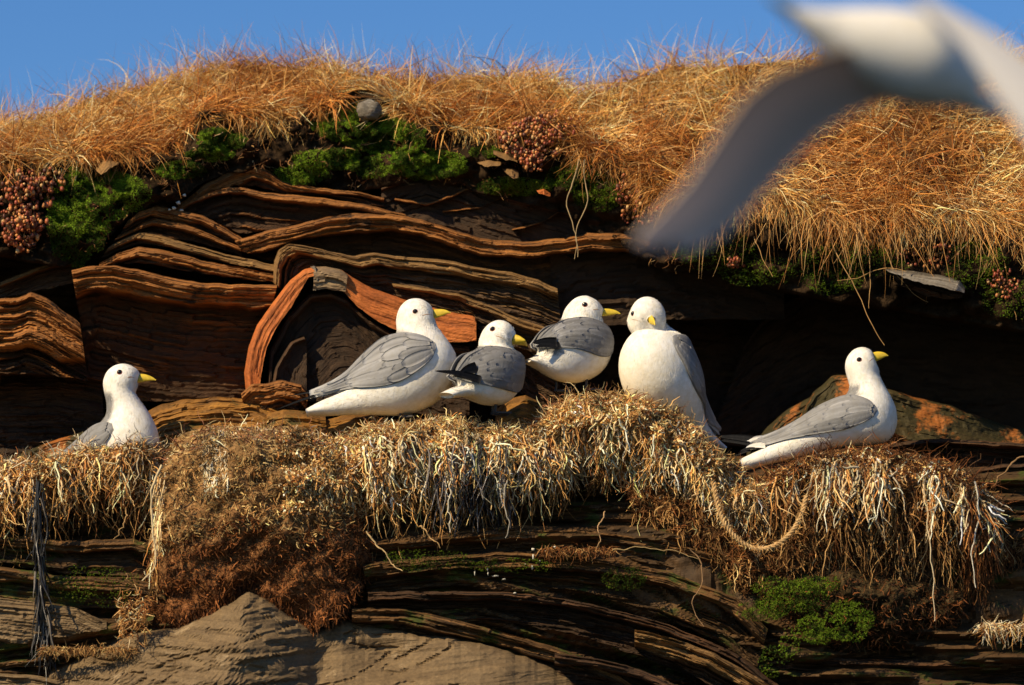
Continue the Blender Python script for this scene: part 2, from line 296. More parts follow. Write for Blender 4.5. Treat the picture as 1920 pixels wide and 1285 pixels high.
# lower beds
LOW = [
 dict(T=[(-200,1010),(0,1000),(120,1015),(250,1010),(310,1030)], B=[(-200,1060),(0,1055),(120,1075),(250,1080),(310,1080)], y=.06, band=20, over=.05, mat=R_wet, seed=60),
 dict(T=[(-200,1070),(0,1062),(120,1080),(250,1085),(310,1100)], B=[(-200,1130),(0,1125),(120,1140),(250,1140),(310,1140)], y=.05, band=24, over=.06, mat=R_wet, seed=61),
 dict(T=[(-200,1125),(0,1120),(60,1128),(140,1140),(200,1165)], B=[(-200,1215),(0,1210),(60,1205),(140,1190),(200,1180)], y=.03, band=70, over=.05, mat=R_tan, seed=62),
 dict(T=[(-200,1205),(0,1200),(80,1190),(200,1170),(290,1150)], B=[(-200,1260),(0,1255),(80,1250),(160,1235),(280,1190)], y=.045, band=18, over=.05, mat=R_wet, seed=63),
 dict(T=[(-200,1255),(0,1262),(60,1265),(120,1280)], B=[(-200,1420),(0,1420),(60,1420),(120,1420)], y=.03, band=50, over=.03, mat=R_tan, seed=64),
 dict(T=[(680,1010),(800,1000),(950,985),(1100,990),(1250,1010),(1330,1030)], B=[(690,1060),(800,1050),(950,1035),(1100,1040),(1250,1060),(1350,1090)], y=.08, band=22, over=.05, mat=R_wet, seed=65, lamamp=.02),
 dict(T=[(680,1058),(800,1045),(950,1035),(1100,1045),(1250,1070),(1380,1120),(1440,1180)], B=[(690,1120),(800,1105),(950,1090),(1100,1110),(1230,1150),(1340,1200),(1420,1250)], y=.05, band=26, over=.07, mat=R_wet, seed=66, lamamp=.02),
 dict(T=[(690,1110),(820,1108),(960,1110),(1100,1130),(1250,1170),(1380,1225),(1480,1300)], B=[(690,1150),(820,1160),(960,1170),(1080,1190),(1200,1230),(1320,1280),(1400,1340)], y=.03, band=14, over=.08, mat=R_dark, seed=67, lamamp=.02),
 dict(T=[(660,1140),(760,1140),(860,1165),(960,1190),(1060,1220),(1160,1255),(1240,1300)], B=[(660,1200),(760,1200),(850,1215),(940,1240),(1040,1275),(1120,1310),(1180,1350)], y=.03, band=26, over=.06, mat=R_wet, seed=68, lamamp=.02),
 dict(T=[(1190,1180),(1260,1195),(1340,1225),(1420,1270),(1520,1340)], B=[(1190,1215),(1260,1240),(1320,1280),(1380,1330),(1450,1400)], y=.0, band=30, over=.05, mat=R_brown, seed=69, lamamp=.03),
 dict(T=[(1040,1225),(1120,1235),(1200,1255),(1300,1300),(1360,1350)], B=[(1040,1400),(1120,1400),(1200,1400),(1300,1400),(1360,1400)], y=-.02, band=16, over=.07, mat=R_dark, seed=70, lamamp=.02),
 dict(T=[(1440,1150),(1560,1180),(1700,1190),(1850,1170),(2000,1165),(2200,1160)], B=[(1440,1230),(1560,1240),(1700,1245),(1850,1240),(2000,1240),(2200,1240)], y=.10, band=12, over=.05, mat=R_dark, seed=71, lamamp=.02),
 dict(T=[(1460,1225),(1600,1235),(1750,1240),(1900,1235),(2200,1230)], B=[(1460,1420),(1600,1420),(1750,1420),(1900,1420),(2200,1420)], y=.06, band=14, over=.05, mat=R_dark, seed=72, lamamp=.02),
 dict(T=[(1860,1010),(1920,1005),(2050,1005),(2200,1010)], B=[(1860,1060),(1920,1070),(2050,1070),(2200,1070)], y=.05, band=16, over=.05, mat=R_wet, seed=73, lamamp=.02),
 dict(T=[(1840,1085),(1920,1080),(2050,1085),(2200,1090)], B=[(1840,1160),(1920,1165),(2050,1165),(2200,1165)], y=.06, band=16, over=.05, mat=R_wet, seed=74, lamamp=.02),
]
for s_ in LOW: s_['y'] -= .12 if s_['T'][0][0] < 1400 else .05; slab(**s_)
# the tan rock with a ridge at the bottom left: three facets sharing one ridge
def facet_rock(xs, top, yridge, mat, seed, xmap, bottom=1460):
    xs = np.arange(xs[0], xs[1], 6.); tp = np.interp(xs, [a for a, b in top], [b for a, b in top]) + 4 * fbm(xs / 18, s=seed, o=4)
    nv = 75; v = np.linspace(0, 1, nv) ** 1.1; X = xs[:, None] + 0 * v; Y = tp[:, None] + (bottom - tp)[:, None] * v
    yd = np.interp(X + (Y - 1110) * xmap[0], [a for a, b in yridge], [b for a, b in yridge])
    d = Y - tp[:, None]
    yd = yd - .0009 * np.minimum(d, 120) + .05 * np.exp(-d / 5)
    # hollow right of the ridge
    yd += .085 * np.exp(-((X - 720) / 85) ** 2 - ((Y - 1235) / 50) ** 2)
    s = Y + .12 * (X - 460) * np.sign(X - 460)
    q = np.round(fbm(X / 210, s / 24, s=seed + 2, o=3) * 5) / 5
    m = sstep(640, 500, X) + .25
    yd += -.022 * q * (m + .2) + .010 * (np.abs(fbm(X / 120 + Y / 70, Y / 90, s=seed + 9, o=3)) < .035) - .006 * fbm(X / 90, s / 8, s=seed + 3, o=4) * m - .006 * fbm(X / 40, Y / 30, s=seed + 4, o=4)
    X = np.pad(X, 1, mode='edge'); Y = np.pad(Y, 1, mode='edge'); yd = np.pad(yd, 1, mode='edge'); s = np.pad(s, 1, mode='edge')
    for k_ in (np.s_[0, :], np.s_[-1, :], np.s_[:, 0], np.s_[:, -1]): yd[k_] += .25
    o = mk('rock_slab', P(X, Y, yd), gridF(*X.shape)[:, ::-1], mat, cliff, uv=np.stack([X * .00135, s * .00135], -1), band=np.full(X.shape, .35), smooth=False)
    o['label'] = 'tan sandstone bed with a pointed ridge under the nests'
facet_rock((66, 1200), [(66,1292),(100,1252),(150,1228),(250,1185),(330,1178),(400,1150),(440,1128),(465,1108),(492,1120),(530,1142),(590,1182),(640,1160),(700,1172),(780,1188),(850,1195),(920,1212),(1000,1235),(1080,1270),(1200,1330)],
           [(0, .0), (250, -.07), (465, -.17), (560, -.12), (640, -.05), (760, -.11), (980, -.12), (1200, -.04)], R_tan, 81, (.25,))

# ------------------------------------------------------------------ turf
SKY = np.array([(-900,260),(-60,240),(0,236),(60,230),(110,214),(200,180),(300,160),(400,138),(480,124),(560,127),(650,146),(750,160),(860,160),(930,146),(1000,148),(1060,176),(1120,180),(1200,150),(1260,128),(1400,120),(1500,112),(1600,116),(1750,118),(1920,104),(2000,100),(2900,100)], float)
LIP = np.array([(-900,335),(-60,330),(0,325),(90,322),(200,312),(310,305),(345,280),(375,240),(450,235),(540,248),(590,222),(640,205),(690,200),(740,222),(830,262),(930,268),(955,250),(1050,262),(1090,300),(1130,320),(1200,345),(1260,372),(1330,385),(1420,375),(1500,425),(1600,445),(1700,430),(1800,435),(1920,470),(2000,480),(2900,480)], float)
LIPY = np.array([(-900,.28),(0,.26),(340,.32),(560,.36),(700,.36),(900,.34),(1000,.30),(1100,.24),(1300,.14),(1450,.06),(1700,.04),(1920,.06),(2900,.1)], float)
def lip(px): return np.interp(px, *LIP.T) - 18 * (1 - sstep(1150, 1300, px)) - 26 * sstep(1380, 1480, px), np.interp(px, *LIPY.T)
def turf(px, f):
    """f=0 at the lip, 1 at the skyline, above 1 beyond it"""
    a, y0 = lip(px); b = np.interp(px, *SKY.T); ff = np.clip(f, 0, 1)
    py = a + (b - a) * ff; yd = y0 + (.80 - y0) * ff ** 1.25
    yd = yd + (.09 * fbm(px / 130, f * 3, s=21) + .04 * fbm(px / 45, f * 6, s=24, o=2)) * np.minimum(ff * 4, 1) ; py = py - 7 * fbm(px / 70, f * 4, s=22, o=3) * ff
    p = P(px, py, yd)
    return p
pxs = np.arange(-900, 2900, 12.); fs = np.linspace(0, 1, 26)
PXg, Fg = np.meshgrid(pxs, fs, indexing='ij'); V = turf(PXg, Fg)
back = [V]; 
for k_, (dy, dz) in enumerate([(.5, -.02), (2, -.25), (8, -1.2), (60, -12)]):
    q = V[:, -1:].copy(); q[..., 1] += dy; q[..., 2] += dz; back.append(q)
V = np.concatenate(back, 1)
csoil = np.ones(V.shape) * np.array([.09, .042, .015]) * (1 + .5 * fbm(V[..., 0] * 12, V[..., 1] * 12, V[..., 2] * 12)[..., None])
turfo = mk('turf', V, gridF(V.shape[0], V.shape[1]), M_soil, col=csoil); tag(turfo, kind='structure')

# soil and humus band under the grass
SB = np.array([(-900,470),(0,480),(60,490),(120,500),(180,470),(250,400),(330,385),(370,348),(430,322),(500,330),(560,355),(640,362),(720,352),(800,335),(870,355),(960,375),(1060,400),(1130,440),(1200,480),(1250,510),(1400,500),(1450,540),(1500,548),(1600,570),(1700,580),(1800,600),(1920,620),(2900,620)], float)
SY = np.array([(-900,.28),(0,.27),(180,.30),(340,.33),(560,.37),(800,.36),(1000,.34),(1200,.30),(1350,.24),(1500,.12),(1920,.10),(2900,.1)], float)
def soil(px, v, lump=1.):
    a, y0 = lip(px); b = np.interp(px, *SB.T); y1 = np.interp(px, *SY.T)
    py = (a - 14) + (b - a + 14) * v
    yd = y0 + .03 + (y1 - y0 - .03) * np.clip(v, 0, 1) ** .8 - .05 * np.sin(np.pi * np.clip(v, 0, 1)) * (1 + .5 * noise3(px / 90, s=31))
    yd = yd - lump * (.075 * fbm(px / 46, py / 30, s=32, o=3) + .03 * fbm(px / 16, py / 13, s=33, o=3)) + .05 * np.clip(v - 1, 0, 1)
    return px, py, yd
pxs = np.arange(-900, 2900, 5.); vs = np.r_[np.linspace(0, 1, 44), 1.04]
PXg, Vg = np.meshgrid(pxs, vs, indexing='ij'); a, b, yd = soil(PXg, Vg); yd[:, -1] += .3
V = P(a, b, yd); nn = fbm(a / 30, b / 22, s=34)
csoil = np.array([.028, .017, .009]) * (1 + .8 * nn[..., None])
so_ = mk('soil_bank', V, gridF(V.shape[0], V.shape[1])[:, ::-1], M_soil, col=csoil, smooth=True); tag(so_, kind='structure')

# ------------------------------------------------------------------ strands
def ribbons(name, pts, wid, col, mat, parent=None, taper=.15, tube=False, kind='stuff', droot=1., nrm=None):
    """pts (n,k,3) -> thin blades"""
    n, k, _ = pts.shape
    t = np.gradient(pts, axis=1); t /= np.linalg.norm(t, axis=-1, keepdims=True) + 1e-9
    r = rng.normal(size=(n, 1, 3)) if nrm is None else nrm[:, None]; s1 = np.cross(t, r); s1 /= np.linalg.norm(s1, axis=-1, keepdims=True) + 1e-9
    tp = np.linspace(0, 1, k); prof_ = (droot + (1 - droot) * np.minimum(tp * 4, 1)) * (1 - (1 - taper) * tp ** 1.6)
    wv = wid[:, None, None] * prof_[None, :, None] * .5
    cc = np.broadcast_to(col[:, None, :], pts.shape) if col.ndim == 2 else col
    if not tube:
        V = np.stack([pts - s1 * wv, pts + s1 * wv], 2); m = 2
        base = (np.arange(n) * k * 2)[:, None] + (np.arange(k - 1) * 2)[None]
        F = np.stack([base, base + 1, base + 3, base + 2], -1).reshape(-1, 4)
    else:
        s2 = np.cross(t, s1); a3 = [0, 2.094, 4.189]
        V = np.stack([pts + (s1 * math.cos(q) + s2 * math.sin(q)) * wv for q in a3], 2); m = 3
        base = (np.arange(n) * k * 3)[:, None] + (np.arange(k - 1) * 3)[None]
        F = np.concatenate([np.stack([base + j, base + (j + 1) % 3, base + 3 + (j + 1) % 3, base + 3 + j], -1).reshape(-1, 4) for j in range(3)])
    o = mk(name, V, F, mat, parent, col=np.repeat(cc[:, :, None, :], m, 2))
    if kind: o['kind'] = kind
    return o
def curve_pts(p0, d0, L, k, grav, curl, clump=None, wob=.35):
    """grow blades from p0 in direction d0 with gravity and wandering"""
    n = len(p0); d = d0 / (np.linalg.norm(d0, axis=1, keepdims=True) + 1e-9); p = p0.copy(); out = [p.copy()]; st = (L / (k - 1))[:, None]
    bend = rng.normal(size=(n, 3)) * (curl[:, None] if isinstance(curl, np.ndarray) else curl)
    for i in range(k - 1):
        d = d + bend / (k - 1) + rng.normal(size=(n, 3)) * wob * (curl[:, None] if isinstance(curl, np.ndarray) else curl) / (k - 1)
        d[:, 2] -= (grav if not isinstance(grav, np.ndarray) else grav) / (k - 1)
        d /= np.linalg.norm(d, axis=1, keepdims=True) + 1e-9; p = p + d * st; out.append(p.copy())
    return np.stack(out, 1)
def pal(n, cols, wts, jit=.18):
    c = np.array(cols)[rng.choice(len(cols), n, p=np.array(wts) / sum(wts))]
    return np.clip(c * np.exp(rng.normal(size=(n, 1)) * jit), 0, .9)

GC = [(.62, .32, .08), (.70, .43, .15), (.50, .20, .045), (.78, .57, .27), (.20, .08, .025)]
def grass(n, f0, f1, L0, L1, up, out, grav, curl, wid=.0016, x0=-120, x1=2040, k=6, fpow=1.):
    px = rng.uniform(x0, x1, n); f = f0 + (f1 - f0) * rng.uniform(0, 1, n) ** fpow
    kp = ~((np.abs(px - 690) < 48) & (f < .42)); px, f = px[kp], f[kp]; n = len(px); p = turf(px, f)
    # neighbouring blades lean together
    a = 3.6 * fbm(px / 90, f * 2.5, s=41, o=3) + rng.normal(size=n) * .5 + .2
    d = np.stack([np.sin(a) * .9, -out + .35 * rng.normal(size=n), up + .3 * rng.normal(size=n)], -1)
    L = rng.uniform(L0, L1, n)
    tone = fbm(px / 110, f * 2.5, s=44, o=3)
    c = pal(n, GC, [4, 3, 3, 2, 1.2]); c = c * (1 + .45 * tone[:, None]) * np.where((tone[:, None] + .5 * (f[:, None] - .45)) > 0, [1.06, 1.16, 1.3], [1.0, .84, .72])
    return curve_pts(p, d, L, k, grav, curl), np.clip(rng.normal(1, .25, n), .5, 1.7) * wid, np.clip(c, 0, .9)
parts = [grass(15000, .04, 1.0, .07, .16, .5, .6, 1.5, .9, .0022), grass(11000, .04, 1., .06, .14, .1, .8, .9, 1.3, .0028), grass(7000, .06, 1., .09, .19, .2, 1., 1.0, 1.0, .0030),
         grass(5000, .8, 1.0, .03, .085, .9, .2, .7, 1.0, .0013), grass(1200, .93, 1.0, .08, .17, 1.5, .0, .5, .7, .0011), grass(5000, 0, .10, .04, .09, .1, .8, 2.2, 1.4, .0022), grass(7000, 0, .12, .06, .14, .1, .8, 2.4, 1.2, .0022, x0=1200)]
ribbons_args = [np.concatenate([q[i] for q in parts]) for i in range(3)]
g = ribbons('dry_grass', *ribbons_args, M_straw, kind='stuff'); tag(g, 'thick mat of dry golden grass covering the clifftop', 'grass')
# long grass trailing over the edge on the right
n = 1300; px = rng.uniform(1290, 2060, n); f = rng.uniform(-.02, .22, n); p = turf(px, f)
d = np.stack([rng.normal(0, .5, n) + .15, -.8 + .2 * rng.normal(size=n), .15 * rng.normal(size=n)], -1)
L = np.where(rng.uniform(size=n) < .3, rng.uniform(.16, .26, n), rng.uniform(.07, .17, n))
g = ribbons('trailing_grass', curve_pts(p, d, L, 9, 3.4, 1.3), rng.uniform(.0018, .0034, n), pal(n, [(.60, .30, .09), (.7, .44, .18), (.42, .18, .05)], [3, 2, 1]), M_straw, tube=True)
tag(g, 'long dry grass stems trailing over the edge above the dark hollow', 'grass')
def stem(pts, y, w, col, name, label=None, cat='stem', mat=None, k=26, wob=.004, parent=None, group=None, seed=0):
    """one long stem along points of the photograph"""
    q = poly(pts, 60); q = np.stack([smooth1(q[:, 0], 60), smooth1(q[:, 1], 60)], -1); q = q[np.linspace(0, 59, k).astype(int)]
    yy = np.interp(np.linspace(0, 1, k), np.linspace(0, 1, len(y)), y) if isinstance(y, (list, tuple)) else y
    p = P(q[:, 0], q[:, 1], yy); p = p + wob * np.stack([fbm(np.arange(k) / 3., s=seed + i, o=2) for i in range(3)], -1)
    ns = 6; t = np.gradient(p, axis=0); t /= np.linalg.norm(t, axis=1, keepdims=True); s1 = np.cross(t, [.1, 1, .2]); s1 /= np.linalg.norm(s1, axis=1, keepdims=True); s2 = np.cross(t, s1)
    ww = w * .5 * (1 - .55 * np.linspace(0, 1, k)) * (1 + .25 * fbm(np.arange(k) / 1.7, s=seed + 9, o=2))
    V = np.stack([p + (s1 * math.cos(a) + s2 * math.sin(a)) * ww[:, None] for a in np.arange(ns) * 2 * math.pi / ns], 1)
    o = mk(name, V, gridF(k, ns, True), mat or M_straw, parent, col=np.ones(V.shape) * np.array(col), loc=p[0] if parent is None else None)
    if label: tag(o, label, cat, group)
    return o
tw = (.52, .30, .11); gs = 'long dry stems hanging over the hollow'
stem([(1550,420),(1560,470),(1590,510),(1615,560),(1632,605),(1650,640),(1658,646)], [.02,.0,.0], .0034, tw, 'grass_stem', 'longest dry stem hanging above the head of the right kittiwake', 'grass stem', group=gs, seed=1)
stem([(1390,400),(1412,440),(1420,470),(1440,500),(1448,520)], [.05,.03], .003, tw, 'grass_stem', 'dry stem hanging alone at the left end of the trailing fringe', 'grass stem', group=gs, seed=2)
stem([(1640,420),(1660,470),(1680,515),(1715,555),(1742,568)], [.02,.0], .003, tw, 'grass_stem', 'dry stem curving right beside the wedge shaped slate', 'grass stem', group=gs, seed=3)
stem([(1830,430),(1850,490),(1870,530),(1895,560),(1905,600)], [.04,.02], .003, tw, 'grass_stem', 'dry stem hanging near the right edge over dark moss', 'grass stem', group=gs, seed=4)
stem([(1628,440),(1632,500),(1630,560),(1628,578)], [.02,.0], .003, tw, 'grass_stem', 'straight dry stem hanging left of the wedge shaped slate', 'grass stem', group=gs, seed=5)
stem([(1800,545),(1740,528),(1690,505),(1640,500),(1610,525),(1570,528)], [.0,.0], .003, tw, 'grass_stem', 'dry stem lying sideways in an arc beside the wedge shaped slate', 'grass stem', group=gs, seed=6)
rc = (.42, .30, .15); rg = 'dead roots dangling from the turf'
stem([(1085,300),(1078,340),(1062,365),(1060,390),(1078,430),(1085,455),(1078,485)], [.18,.16], .004, rc, 'root', 'pale dead root hanging in a loop under the turf, left one of the pair', 'root', group=rg, seed=7)
stem([(1098,300),(1090,345),(1110,365),(1095,395),(1075,430),(1088,470),(1082,482)], [.17,.15], .004, rc, 'root', 'pale knotted dead root beside the looped one under the turf', 'root', group=rg, seed=8)
stem([(1096,170),(1102,140),(1110,103)], [.8,.8], .004, (.35,.2,.1), 'plant_stalk', 'single dry brown stalk standing above the grass against blue sky', 'plant stalk', seed=9)
stem([(109,215),(109,172)], [.8,.8], .006, (.45,.42,.38), 'grass_stem', 'stout pale stub standing at the far left of the skyline', 'grass stem', seed=10)
stem([(302,160),(302,130)], [.8,.8], .004, (.45,.40,.33), 'grass_stem', 'short pale stub standing on the left shoulder of the skyline', 'grass stem', seed=11)

# ------------------------------------------------------------------ moss
def moss(n, blobs, surf, name, label, size=.0042, bright=1.):
    """tufts of tiny leaves spread over soft cushions"""
    P0 = []; CC = []
    for (cx, cy, rx, ry, wt) in blobs:
        m = int(n * wt); a = rng.uniform(0, 2 * math.pi, m); r = np.sqrt(rng.uniform(0, 1, m)) * (1 + .25 * fbm(np.cos(a) * 2, np.sin(a) * 2, s=int(cx)))
        px = cx + np.cos(a) * r * rx; py = cy + np.sin(a) * r * ry
        keep = fbm(px / 22, py / 16, s=51, o=3) > -.42; px, py, r = px[keep], py[keep], r[keep]
        y = surf(px, py) - .020 * np.sqrt(np.clip(1 - r ** 2, 0, 1)) - .022 * np.abs(fbm(px / 14, py / 11, s=52, o=2))
        P0.append(P(px, py, y)); tn = fbm(px / 30, py / 20, s=53, o=3); CC.append(tn)
    p = np.concatenate(P0); tn = np.concatenate(CC); m = len(p); rep = 4
    p = np.repeat(p, rep, 0); tn = np.repeat(tn, rep)
    d = rng.normal(size=p.shape) * .7 + [0, -.9, .5]
    c = np.where(tn[:, None] > -.05, [.19, .30, .022], [.065, .115, .012]) * np.exp(rng.normal(size=(len(p), 1)) * .3) * bright
    c = np.where((rng.uniform(size=len(p)) < .10)[:, None], [.12, .07, .02], c)
    o = ribbons(name, curve_pts(p, d, rng.uniform(.6, 1.3, len(p)) * size, 3, .3, .8), rng.uniform(.0011, .0021, len(p)), c, M_moss, taper=.1)
    return tag(o, label, 'moss')
def soil_y(px, py):
    a, y0 = lip(px); b = np.interp(px, *SB.T); v = np.clip((py - a + 14) / (b - a + 14), 0, 1.1)
    return soil(px, v)[2]
moss(32000, [(145,405,66,84,.22),(215,365,66,46,.08),(335,320,50,18,.05),(205,350,50,30,.06),(415,262,48,24,.09),(395,290,50,14,.04),(665,232,72,40,.26),(740,258,66,40,.16),(800,308,75,30,.15),(700,300,60,34,.07),(620,300,70,22,.07),(560,330,60,18,.04)], soil_y, 'moss', 'bright green moss cushions on the bank under the grass, left and middle')
moss(11000, [(1420,510,80,30,.08),(1560,520,60,36,.08),(960,350,75,18,.2),(910,285,30,12,.06),(1080,330,55,28,.2),(1120,365,50,30,.14),(1340,470,80,36,.10),(1600,490,110,35,.12),(1830,500,60,55,.15),(1900,560,60,40,.05)], soil_y, 'moss', 'dark green moss on the bank under the grass, right side', bright=.6)

# ------------------------------------------------------------------ stonecrop (reddish bead leaves)
def beads(blobs, surf, label, n, name='stonecrop', r0=.0042):
    Vs = []; Cs = []; Fs = []; off = 0
    ico = np.array([(0,0,1),(.894,0,.447),(.276,.851,.447),(-.724,.526,.447),(-.724,-.526,.447),(.276,-.851,.447),(.724,.526,-.447),(-.276,.851,-.447),(-.894,0,-.447),(-.276,-.851,-.447),(.724,-.526,-.447),(0,0,-1)])
    IF = np.array([(0,1,2),(0,2,3),(0,3,4),(0,4,5),(0,5,1),(1,6,2),(2,7,3),(3,8,4),(4,9,5),(5,10,1),(6,7,2),(7,8,3),(8,9,4),(9,10,5),(10,6,1),(11,7,6),(11,8,7),(11,9,8),(11,10,9),(11,6,10)])
    P0 = []
    for cx, cy, rx, ry, wt in blobs:
        m = int(n * wt); a = rng.uniform(0, 6.283, m); r = rng.uniform(0, 1, m) ** .5
        px = cx + np.cos(a) * r * rx; py = cy + np.sin(a) * r * ry; keep = fbm(px / 16, py / 14, s=61, o=2) > -.35; px, py = px[keep], py[keep]
        P0.append(P(px, py, surf(px, py) - rng.uniform(.0, .05, len(px))))
    p = np.concatenate(P0); m = len(p); r = rng.uniform(.6, 1.35, m) * r0
    st = np.stack([np.ones(m), np.ones(m), rng.uniform(.9, 1.5, m)], -1)
    st = st * (1 + rng.normal(size=st.shape) * .12); V = p[:, None] + ico[None] * r[:, None, None] * st[:, None]; F = (IF[None] + (np.arange(m) * 12)[:, None, None]).reshape(-1, 3)
    c = pal(m, [(.36, .10, .035), (.48, .20, .06), (.24, .05, .022), (.50, .30, .12), (.10, .03, .015)], [3, 2.4, 2.5, 1, 2.5])
    o = mk(name, V, F, M_bead, col=np.repeat(c[:, None], 12, 1)); o['kind'] = 'stuff'; return tag(o, label, 'succulent plant')
beads([(1000,262,62,42,.6),(1030,238,50,30,.2),(1005,300,30,22,.2)], lambda a, b: np.where(b < lip(a)[0], .27 + 0 * a, .26), 'dense red stonecrop cushion hanging from the grass right of centre', 620)
beads([(1180,365,26,40,.6),(1200,400,40,22,.3)], lambda a, b: soil_y(a, b) - .01, 'sparse brown stonecrop at the tip of the flying bird wing', 260)
beads([(48,380,52,62,.5),(40,430,36,44,.4),(85,340,40,25,.15)], lambda a, b: soil_y(a, b) - .01, 'reddish stonecrop cluster on the bank at the far left', 480, r0=.005)
beads([(1380,492,22,10,.3),(1880,530,30,30,.5),(1740,480,60,25,.4)], lambda a, b: soil_y(a, b) - .01, 'small scattered stonecrop under the trailing grass at right', 260, r0=.0035)

# ------------------------------------------------------------------ loose stones
def stone(T, B, y, mat, label, seed, thick=.06, **k):
    o = slab(T, B, y, 400, .0, mat, du=3, dv=3, thick=thick, seed=seed, parent=None, name='stone', jag=1.2, lamamp=.003, **k)
    return tag(o, label, 'stone')
def round_stone(px, py, y, rx, ry, rz, mat, label, seed):
    nu, nv = 26, 20; th = np.linspace(0, math.pi, nv)[None]; ph = (np.arange(nu) * 2 * math.pi / nu)[:, None]
    d = np.stack([np.sin(th) * np.cos(ph), np.sin(th) * np.sin(ph), np.cos(th) + 0 * ph], -1)
    r = 1 + .32 * fbm(d[..., 0] * 1.7 + seed, d[..., 1] * 1.7, d[..., 2] * 1.7, s=seed); c = P(px, py, y)
    V = d * r[..., None] * np.array([rx, ry, rz]); F = gridF(nv, nu, True); V = V.transpose(1, 0, 2)
    o = mk('stone', V, F, mat, uv=np.stack([V[..., 0] * 3, V[..., 2] * 3], -1), band=(fbm(V[..., 0] * 30, V[..., 2] * 30, s=seed) > 0).astype(float)); o.location = c.tolist(); return tag(o, label, 'stone')
round_stone(692, 208, .30, .034, .036, .027, R_gray, 'grey and white rounded stone lying in the grass above the moss', 3)
stone([(178,318),(195,300),(222,303)], [(190,328),(205,318),(222,306)], .24, R_brown, 'small brown slate lying at the grass edge above left moss', 91, tilt=-.3)
stone([(925,282),(950,288),(970,298)], [(925,290),(950,300),(970,304)], .24, R_brown, 'narrow brown slate topmost of three in the bank under red stonecrop', 92, tilt=-.3)
stone([(895,305),(915,300),(940,304)], [(898,308),(915,314),(938,310)], .23, R_brown, 'flat brown slate leftmost of three in the bank under red stonecrop', 93, tilt=-.3)
stone([(942,318),(960,315),(972,322)], [(948,325),(962,334),(972,334)], .23, R_brown, 'angular brown slate lowest of three in the bank under red stonecrop', 94, tilt=-.3)
stone([(1006,358),(1020,354),(1032,362)], [(1010,362),(1022,368),(1032,366)], .24, R_red, 'small reddish slate chip in green moss under the bank', 95, tilt=-.3)
stone([(1660,505),(1710,508),(1760,515),(1800,525),(1810,540)], [(1662,509),(1712,526),(1760,538),(1790,546),(1808,550)], .0, R_gray, 'long wedge shaped grey slate jutting from moss at right', 96, thick=.12, tilt=-.5)
stone([(1668,512),(1720,522),(1790,544),(1806,548)], [(1690,536),(1740,556),(1780,562),(1804,560)], .02, R_dark, 'dark lower slate right under the long grey wedge', 97, thick=.12)

